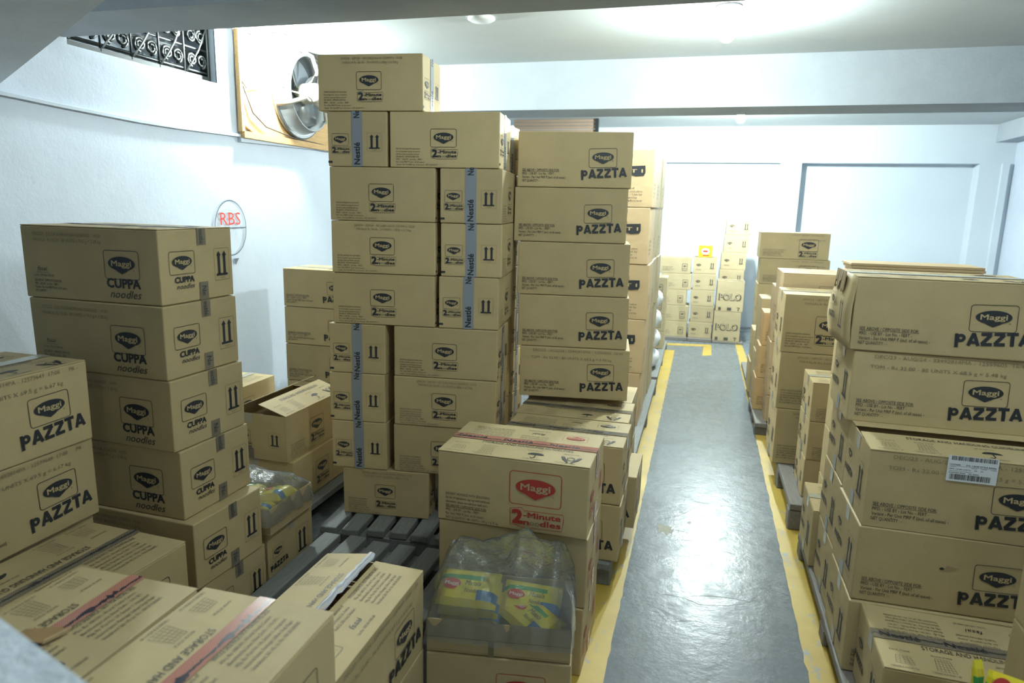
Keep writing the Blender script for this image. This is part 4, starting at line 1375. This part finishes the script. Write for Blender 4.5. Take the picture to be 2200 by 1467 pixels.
# ---- open-flapped carton left of the tall tower, and what stands behind it
G = 'noodle cartons left of the tall tower'
carton('noodle', -1.90, 2.835, .131, 'endf', 'FR', 'closed carton under the open-flapped one left of the tall tower', G, .5, anchor='r', dims=(.545, .33, .2375), endtape='stub')
fo = carton('noodle', -1.915, 2.825, .370, 'endf', 'FR', 'carton with both printed top flaps standing open, left of the tall tower', G, -1.2, anchor='r', dims=(.545, .33, .2375), open_top=True, endtape='stub')
hinge_flap(fo, 'top_flap', .545, .165, (0, .165, .2365), (math.radians(17), 0, PI), pr=half_top(.545, .33, 'front'))
hinge_flap(fo, 'top_flap', .545, .16, (0, -.165, .2375), (math.radians(24), 0, 0))
inn = MB(); inn.bbox(-.25, .25, -.145, .145, .01, .17, 'inner', .006, 1); inn.build('inner_layer', fo)
G = 'noodle cartons by the left wall'
carton('noodle', -2.47, 2.99, .131, 'endf', 'FR', 'carton beneath the bright-topped one by the left wall', G, 0, anchor='r')
carton('noodle', -2.47, 2.99, .370, 'endf', 'FR', 'bright-topped carton by the left wall, peeping over the open-flapped carton', G, 0, anchor='r', top=True, toptape='clear', endtape='stub')
carton('noodle', -1.90, 3.41, .131, 'endf', 'FR', 'carton on the pallet behind the closed one left of the tall tower', G, 0, anchor='r')

G = 'pasta cartons of the column by the left wall'
for k, w in enumerate(('lowest', 'second', 'third', 'topmost')):
    carton('pasta', -2.835, 4.20, .122 + .2685 * k, 'long', 'FR', 'pasta carton, %s of the four-high column by the left wall behind the tower' % w, G, (-.6, .5, 0, -.4)[k], top=(k == 3))
pallet(-2.86, -2.20, 4.18, 5.0, .120, 'grey pallet under the pasta column by the left wall')

# ---- tall kraft cartons further down the left of the aisle
G = 'kraft cartons along the left of the aisle'
wds = ('lowest', 'second', 'middle', 'fourth', 'topmost')
for c, (y0, x1) in enumerate(((4.80, -.345), (5.25, -.352), (5.72, -.345))):
    for k in range(5):
        carton('kraft', x1 + (-.018, -.008, 0.0, -.012, -.004)[k], y0, .122 + .3865 * k, 'long', 'FR', '%s tall kraft carton in the %s kraft column beside the aisle' % (wds[k], ('nearest', 'second', 'third')[c]), G, (k % 3 - 1) * .4, anchor='r', board=None if c == 0 else 'pale')
pallet(-.95, -.318, 4.15, 6.25, .120, 'long grey pallet under the tall kraft cartons beside the aisle')

pallet(-.95, -.33, 6.45, 8.4, .10, 'far grey pallet carrying white sacks and pale cartons')
G = 'white sacks beyond the kraft cartons'
def sack(x, y, z, L, D, H, label, seed):
    rnd = random.Random(seed); m_ = MB(); nu, nv = 18, 10; vs = []
    for j in range(nv + 1):
        t = -PI / 2 + PI * j / nv
        for i in range(nu):
            a = 2 * PI * i / nu
            cx, sy, cz = math.cos(a), math.sin(a), math.sin(t)
            r = math.cos(t) ** .5 if math.cos(t) > 0 else 0
            f = lambda q: math.copysign(abs(q) ** .55, q)
            vs.append((L / 2 * f(cx) * r + rnd.uniform(-.006, .006), D / 2 * f(sy) * r + rnd.uniform(-.006, .006), H / 2 + H / 2 * math.copysign(abs(cz) ** .8, cz)))
    m_.add(vs, [(j * nu + i, j * nu + (i + 1) % nu, (j + 1) * nu + (i + 1) % nu, (j + 1) * nu + i) for j in range(nv) for i in range(nu)], 'sack', True)
    return tag(m_.build('white_sack', None, (x, y, z)), label, 'sack', G)
for k in range(4):
    sack(-.64, 6.85, .101 + .20 * k, .60, .40, .198, '%s white sack in the pile beyond the kraft cartons' % ('lowest', 'second', 'third', 'topmost')[k], k)
G = 'pale cartons at the far end of the left row'
for k in range(4):
    carton('wide', -.352, 7.82, .101 + .2035 * k, 'long', 'FR', 'pale carton, %s of four at the far end of the left row' % ('lowest', 'second', 'third', 'topmost')[k], G, (k % 2) * .6, anchor='r', dims=(.42, .34, .2025), top=(k == 3))

# ---- cartons against the back wall
G = 'pale cartons in the back row'
for k in range(5):
    carton('wide', -.509 + (.0, .01, -.03, .02, 0)[k], 9.00, .045 + .2053 * k, 'long', 'FR', 'pale wide carton, %s in the left pile of the back row' % ('lowest', 'second', 'third', 'fourth', 'topmost')[k], G, 0, top=(k == 4), dims=(.383, .34, .2045))
    carton('small', -.105 + (0, .01, .0, .012, .006)[k], 9.02, .045 + .2074 * k, 'long', 'FR', 'pale noodle carton, %s in the middle pile of the back row' % ('lowest', 'second', 'third', 'fourth', 'topmost')[k], G, 0, top=(k == 4), dims=(.289, .30, .2068))
for k in range(2):
    carton('sweet', .200 + .012 * k, 8.98, .030 + .3845 * k, 'long', 'F', 'big pale carton with wide outlined lettering, %s of the right back pair' % ('upper' if k else 'lower'), G, 0, top=(k == 1), dims=(.331, .30, .3835))
for k in range(7):
    carton('small', .244 + (0, 0, 0, -.01, .0, .02, .03)[k], 9.38, .030 + .2215 * k, 'long', 'FR', 'small pale carton, %s of the leaning tower behind the lettered pair' % ('lowest', 'second', 'third', 'fourth', 'fifth', 'sixth', 'topmost')[k], G, 0, top=(k == 6), dims=(.310, .30, .221))
for x0, x1, y1, z1, s in ((-.53, -.115, 9.42, .044, 'left back pile'), (-.110, .192, 9.42, .044, 'middle back pile'), (.200, .58, 9.75, .029, 'right back pair')):
    bd_ = MB(); bd_.bbox(x0, x1, 8.97, y1, 0, z1, 'pallet_brown', .004, 1)
    tag(bd_.build('wooden_board'), 'low dark wooden board under the ' + s, 'board', 'low boards under the back row')
for k in range(6):
    carton('wide', -.56, 9.10, .001 + .24 * k, 'long', 'FR', 'pale carton, %s of the far corner column behind the kraft cartons' % ('lowest', 'second', 'third', 'fourth', 'fifth', 'topmost')[k], 'pale cartons of the far corner column', 0, anchor='r', dims=(.42, .34, .238))

tn = empty('tin', (.037, 9.10, 1.0835))
tag(tn, 'yellow square tin standing on the middle back pile', 'tin')
b = MB(); b.bbox(-.085, .085, -.07, .07, 0, .15, 'yellow_film', .008, 2); b.build('tin_body', tn)
b = MB(); b.bbox(-.087, .087, -.072, .072, .145, .156, 'dusty', .004, 1); b.build('lid', tn)
b = Print(); b.quads([(0, 0)] + [(.05 * math.cos(a * PI / 8), .04 * math.sin(a * PI / 8)) for a in range(16)], [(0, i + 1, (i + 1) % 16 + 1) for i in range(16)], 'white_film'); b.rect(-.03, .03, -.012, .012, 'red_film', 1); b.rect(-.03, .05, -.06, -.045, 'red_film')
b.build('label', tn, (0, -.07, .075), (PI / 2, 0, 0))

# ---- right of the aisle: big pasta stack in front
G = 'pasta cartons of the right front stack'
XA = .553
carton('pasta', .575, 2.70, .104, 'long', 'L', 'lowest carton under the near right stack, hidden behind the front ones', G, 0)
carton('pasta', .575, 2.716, .371, 'long', 'FL', 'carton third from the floor in the rear column of the right stack', G, 0)
carton('pasta', .580, 2.716, .638, 'long', 'FL', 'carton just below the date-stamped one in the rear column of the right stack', G, 0)
carton('pasta', .556, 2.665, .906, 'long', 'FL', 'date-stamped pasta carton, second from the top of the right stack', G, 0, stamp=1, dims=(.58, .345, .2655))
dm = carton('pasta', .538, 2.655, 1.173, 'long', 'F', 'pasta carton with torn left end on top of the right stack', G, -.6, top=True, dims=(.585, .345, .2655))
# torn end of the top carton: bent end panel, ragged strip, tape and print riding on it
ef = MB()
H_, D_ = .2655, .345
n = 8; vs = []
for j in range(n + 1):
    t = j / n
    for i in range(5):
        u = i / 4
        bulge = -.020 * math.sin(PI * min(1, t * 1.15)) * (.35 + .65 * u) - .016 * u * (1 - t)
        vs.append((bulge, -D_ / 2 + D_ * u, H_ * t))
ef.add(vs, [(j * 5 + i, (j + 1) * 5 + i, (j + 1) * 5 + i + 1, j * 5 + i + 1) for j in range(n) for i in range(4)], 'board', True)
eo = ef.build('end_flap', dm, (-.585 / 2 - .002, 0, 0))
sd = eo.modifiers.new('thickness', 'SOLIDIFY'); sd.thickness = .004
tag(eo, 'bent and bulging end panel')
stick(end_mesh('pasta', D_, H_), eo, (-.026, -.02, H_ / 2), (PI / 2, 0, -PI / 2))
rg = MB(); rnd = random.Random(4)
for k in range(10):
    y = -.02 + k * .018; rg.prism([(-.012, y, H_ - .05 + rnd.uniform(-.03, .02)), (-.012, y + .02, H_ - .05 + rnd.uniform(-.03, .02)), (-.006, y + .02, H_ + .004), (-.006, y, H_ + .004)], (.004, 0, 0), 'inner')
tag(rg.build('torn_edge', dm, (-.585 / 2 - .006, 0, 0)), 'ragged dark torn edge')

carton('pasta', .570, 2.352, .371, 'long', 'FL', 'pasta carton with a small torn hole, below the white-stickered one', G, .4)
r3 = carton('pasta', .577, 2.355, .638, 'long', 'FL', 'pasta carton with a white barcode sticker and a dark gaping top', G, -.4, open_top=True, stamp=1, dims=(.58, .345, .2655))
hinge_flap(r3, 'top_flap', .58, .165, (0, -.1725, .2630), (math.radians(3.0), 0, 0), pr=half_top(.58, .345, 'front'))
hinge_flap(r3, 'top_flap', .58, .10, (0, .1725, .2645), (math.radians(2), 0, PI))
inn = MB(); inn.bbox(-.27, .27, -.155, .155, .01, .21, 'inner', .006, 1); inn.build('inner_layer', r3)
sk = Print(); rnd = random.Random(9)
sk.rect(-.092, .092, -.056, .056, 'white')
for y0, y1, x0, x1 in ((.036, .054, -.08, .085), (-.048, -.024, -.08, .07)):
    x = x0
    while x < x1:
        w = rnd.choice((.001, .0015, .0025, .003)); sk.rect(x, min(x + w, x1), y0, y1, 'black', 1); x += w + rnd.choice((.001, .0015, .002))
sk.text('12559605', -.085, .014, .006, 'black', w=.040, lay=1, bold=.02); sk.text('376 13030 97764 84066', -.025, .014, .006, 'black', w=.110, lay=1, bold=.02)
sk.stroke([(-.085, .011), (.085, .011)], .0008, 'black', lay=1)
for x, s in ((-.085, 'CONTENT'), (-.005, 'VARIANT'), (.03, 'COUNT'), (.065, 'LAYERS')): sk.text(s, x, .005, .0035, 'black', w=.022, lay=1)
sk.text('1890 10580 03076    00    20', -.085, -.005, .005, 'black', w=.125, lay=1)
sk.text('MAGGI PAZZTA Chsy Tom 80x68.5g IN', -.085, -.013, .0035, 'black', w=.085, lay=1)
sk.text('33492814MA   08 2024', -.085, -.021, .0045, 'black', w=.11, lay=1, bold=.02)
sk.v = [(x * .76, y * .76, z) for x, y, z in sk.v]
tag(sk.build('sticker', r3, (.004, -.1725 - .0014, .232), (PI / 2, 0, 0)), 'white sticker with two barcodes and numbers')
hl = bpy.data.objects['pasta_carton']
for o in bpy.data.objects:
    if o.get('label', '').startswith('pasta carton with a small torn hole'): hl = o
tr_ = Print(); tr_.poly([(-.012, -.002), (-.004, .004), (.002, .001), (.004, -.004), (-.006, -.006)], 'black')
tr_.poly([(.004, -.004), (.010, .012), (.045, .006), (.030, .0), (.012, -.006)], 'inner', 1)
tr_.build('torn_hole', hl, (-.02, -.1725, .155), (PI / 2, 0, 0))

carton('pasta', .567, 2.34, .104, 'long', 'FL', 'carton behind the front taped one at the foot of the right stack', G, 0, toptape='black')
carton('pasta', .598, 1.985, .104, 'long', 'FL', 'front carton at the foot of the right stack with hatched tape along its printed top', G, -1.2, top=True, toptape='black', dims=(.56, .345, .2655))
pallet(.560, 1.20, 1.92, 3.42, .102, 'long grey pallet under the near right pasta cartons', mat='pallet_brown')
carton('pasta', .558, 3.062, .104, 'long', 'FL', 'pasta carton with a creased top, low at the yellow line behind the right stack', None, -1.0, top=True)

# right picture edge: dark cartons and the noodle packets in front of them
for k in range(3):
    carton('plain', .850, 1.58, .001 + .316 * k, 'long', 'FL', 'plain carton cut by the right picture edge, %s' % ('lowest', 'middle', 'topmost')[k], 'plain cartons at the right edge', 0, dims=(.45, .33, .315), prints=False)
for k in range(2):
    carton('plain', .62, 1.235, .001 + .287 * k, 'long', 'FL', 'carton below the right picture corner under the yellow packets, %s' % ('upper' if k else 'lower'), 'cartons below the right corner', 0, dims=(.45, .345, .286))
noodle_pack(.648, 1.545, .640, .024, .135, .018, (1.40, 0, .5), 'narrow yellow noodle packet standing at the right lower corner, left of its twin', 'noodle packets at the right corner', 41)
rp = noodle_pack(.697, 1.530, .632, .088, .115, .030, (1.35, .14, -.15), 'yellow and red noodle packet at the right lower corner, beside a narrower one', 'noodle packets at the right corner', 42)
p = Print(); p.Z0 = .0165
p.quads([(-.018, .028)] + [(-.018 + .020 * math.cos(q * PI / 10), .028 + .026 * math.sin(q * PI / 10)) for q in range(20)], [(0, i + 1, (i + 1) % 20 + 1) for i in range(20)], 'red_film')
rs = random.Random(6)
for q in range(26):
    x, y = rs.uniform(.002, .034), rs.uniform(.008, .048)
    p.stroke([(x + .004 * math.cos(t), y + .004 * math.sin(t)) for t in (0, 1, 2, 3, 4)], .0016, 'noodle_print')
p.build('picture_print', rp)

# ---- right row further down
G = 'small cartons on the right behind the pasta stack'
for k in range(3):
    carton('noodle', .608, 3.76, .151 + .2125 * k, 'long', 'FL', 'dark-fronted carton, %s of three between the pasta stack and the tall cartons' % ('lowest', 'middle', 'topmost')[k], G, (-.5, .4, 0)[k], top=(k == 2), dims=(.50, .33, .2115), toptape='clear', endtape='clear')
pallet(.540, 1.25, 3.64, 4.90, .149, 'grey pallet end jutting out below the tall right noodle cartons', mat='pallet_brown')
G = 'tall noodle cartons on the right'
for k in range(3):
    carton('bignoodle', (.500, .492, .487)[k], 4.26, .151 + .346 * k, 'long', 'FL', 'tall noodle carton, %s of three on the right beyond the dark-fronted cartons' % ('lowest', 'middle', 'topmost')[k], G, (.6, -.3, 0)[k], top=(k == 2))
carton('warm', .515, 4.72, .845, 'long', 'FL', 'warm kraft carton just above and behind the tall right noodle cartons', None, 0, top=True, dims=(.60, .42, .43), board='kraft')
carton('kraft', .56, 4.72, .151, 'long', 'L', 'kraft carton beneath the warm one behind the tall right noodle cartons', None, 0, dims=(.60, .42, .692))
G = 'cartons of the high right pile'
for k in range(6):
    carton('right', (.528, .528, .528, .522, .528, .510)[k], 6.75, .051 + .238 * k, 'long', 'FL', 'carton, %s of the high pile on the right' % ('lowest', 'second', 'third', 'fourth', 'fifth', 'topmost')[k], G, 0, dims=(.595, .33, .237), top=(k == 5))
carton('plain', .498, 5.995, .051, 'long', 'FL', 'dull carton in front of the high right pile, lower one', G, 0, dims=(.45, .33, .44))
carton('plain', .505, 5.995, .492, 'long', 'FL', 'dull carton in front of the high right pile, upper one', G, 0, dims=(.45, .33, .46), top=True)
G = 'yellowish cartons on the right'
for k in range(5):
    carton('orange', (.545, .540, .535, .540, .535)[k], 5.30, .101 + .205 * k, 'long', 'FL', 'yellowish carton, %s of five behind the tall right noodle cartons' % ('lowest', 'second', 'third', 'fourth', 'topmost')[k], G, 0, dims=(.36, .30, .204), board='kraft', top=(k == 4))
G = 'orange cartons on the right'
for k in range(3):
    carton('orange', (.478, .486, .500)[k], 5.62, .101 + .262 * k, 'long', 'FL', 'orange carton, %s of three at the right of the aisle' % ('lowest', 'middle', 'topmost')[k], G, 0, dims=(.34, .28, .261), top=(k == 2))
pallet(.475, 1.2, 5.25, 6.0, .10, 'grey pallet under the orange and yellowish cartons', mat='pallet_brown')
G = 'dull cartons at the far right of the aisle'
for k in range(2):
    carton('plain', .484 + .008 * k, 6.37, .051 + .285 * k, 'long', 'FL', 'dull carton at the far right of the aisle, %s' % ('upper' if k else 'lower'), G, 0, dims=(.40, .33, .284), top=(k == 1))
for k in range(6):
    carton('plain', .60 + .012 * k, 7.35, .051 + .222 * k, 'long', 'FL', 'pale far carton, %s of the column behind the high right pile' % ('lowest', 'second', 'third', 'fourth', 'fifth', 'topmost')[k], 'pale cartons behind the high right pile', 0, dims=(.45, .33, .221), board='pale', top=(k == 5))
pallet(.50, 1.2, 6.01, 7.70, .050, 'low grey pallet under the high right pile', mat='pallet_brown')

# ---- flat cardboard bundle behind the top right carton
for k in range(5):
    carton('plain', .66, 3.425, .104 + .256 * k, 'long', 'L', '%s carton of the column under the flat cardboard bundle' % ('lowest', 'second lowest', 'middle', 'second highest', 'highest')[k], 'cartons under the flat bundle', 0, dims=(.56, .20, .255), prints=False)
bn = empty('cardboard_bundle', (.955, 3.54, 1.385))
tag(bn, 'bundle of flattened brown cardboard lying behind the top right pasta carton', 'cardboard')
rnd = random.Random(11)
for k in range(4):
    b = MB(); b.bbox(-.29 + rnd.uniform(-.01, .01), .24 + rnd.uniform(-.03, .03), -.11, .11, k * .013, k * .013 + .012, 'kraft', .002, 1); b.build('sheet', bn)

# ---- loose torn cardboard on the left blurred carton
M['scrap'] = cardboard('brown_scrap_cardboard', (0.36, 0.22, 0.10))
tc = MB()
tc.prism([(-.055, -.018, 0), (.016, -.024, 0), (.040, .020, 0), (.012, .026, 0), (-.045, .012, 0)], (0, 0, .003), 'scrap')
tc.prism([(.016, -.024, 0), (.040, .020, 0), (.043, .022, .008), (.019, -.022, .008)], (.003, -.002, 0), 'kraft')
tag(tc.build('cardboard_scrap', None, (-1.195, .920, .802), (math.radians(2), 0, math.radians(12))), 'torn brown scrap of cardboard lying on the blurred left carton', 'cardboard scrap')
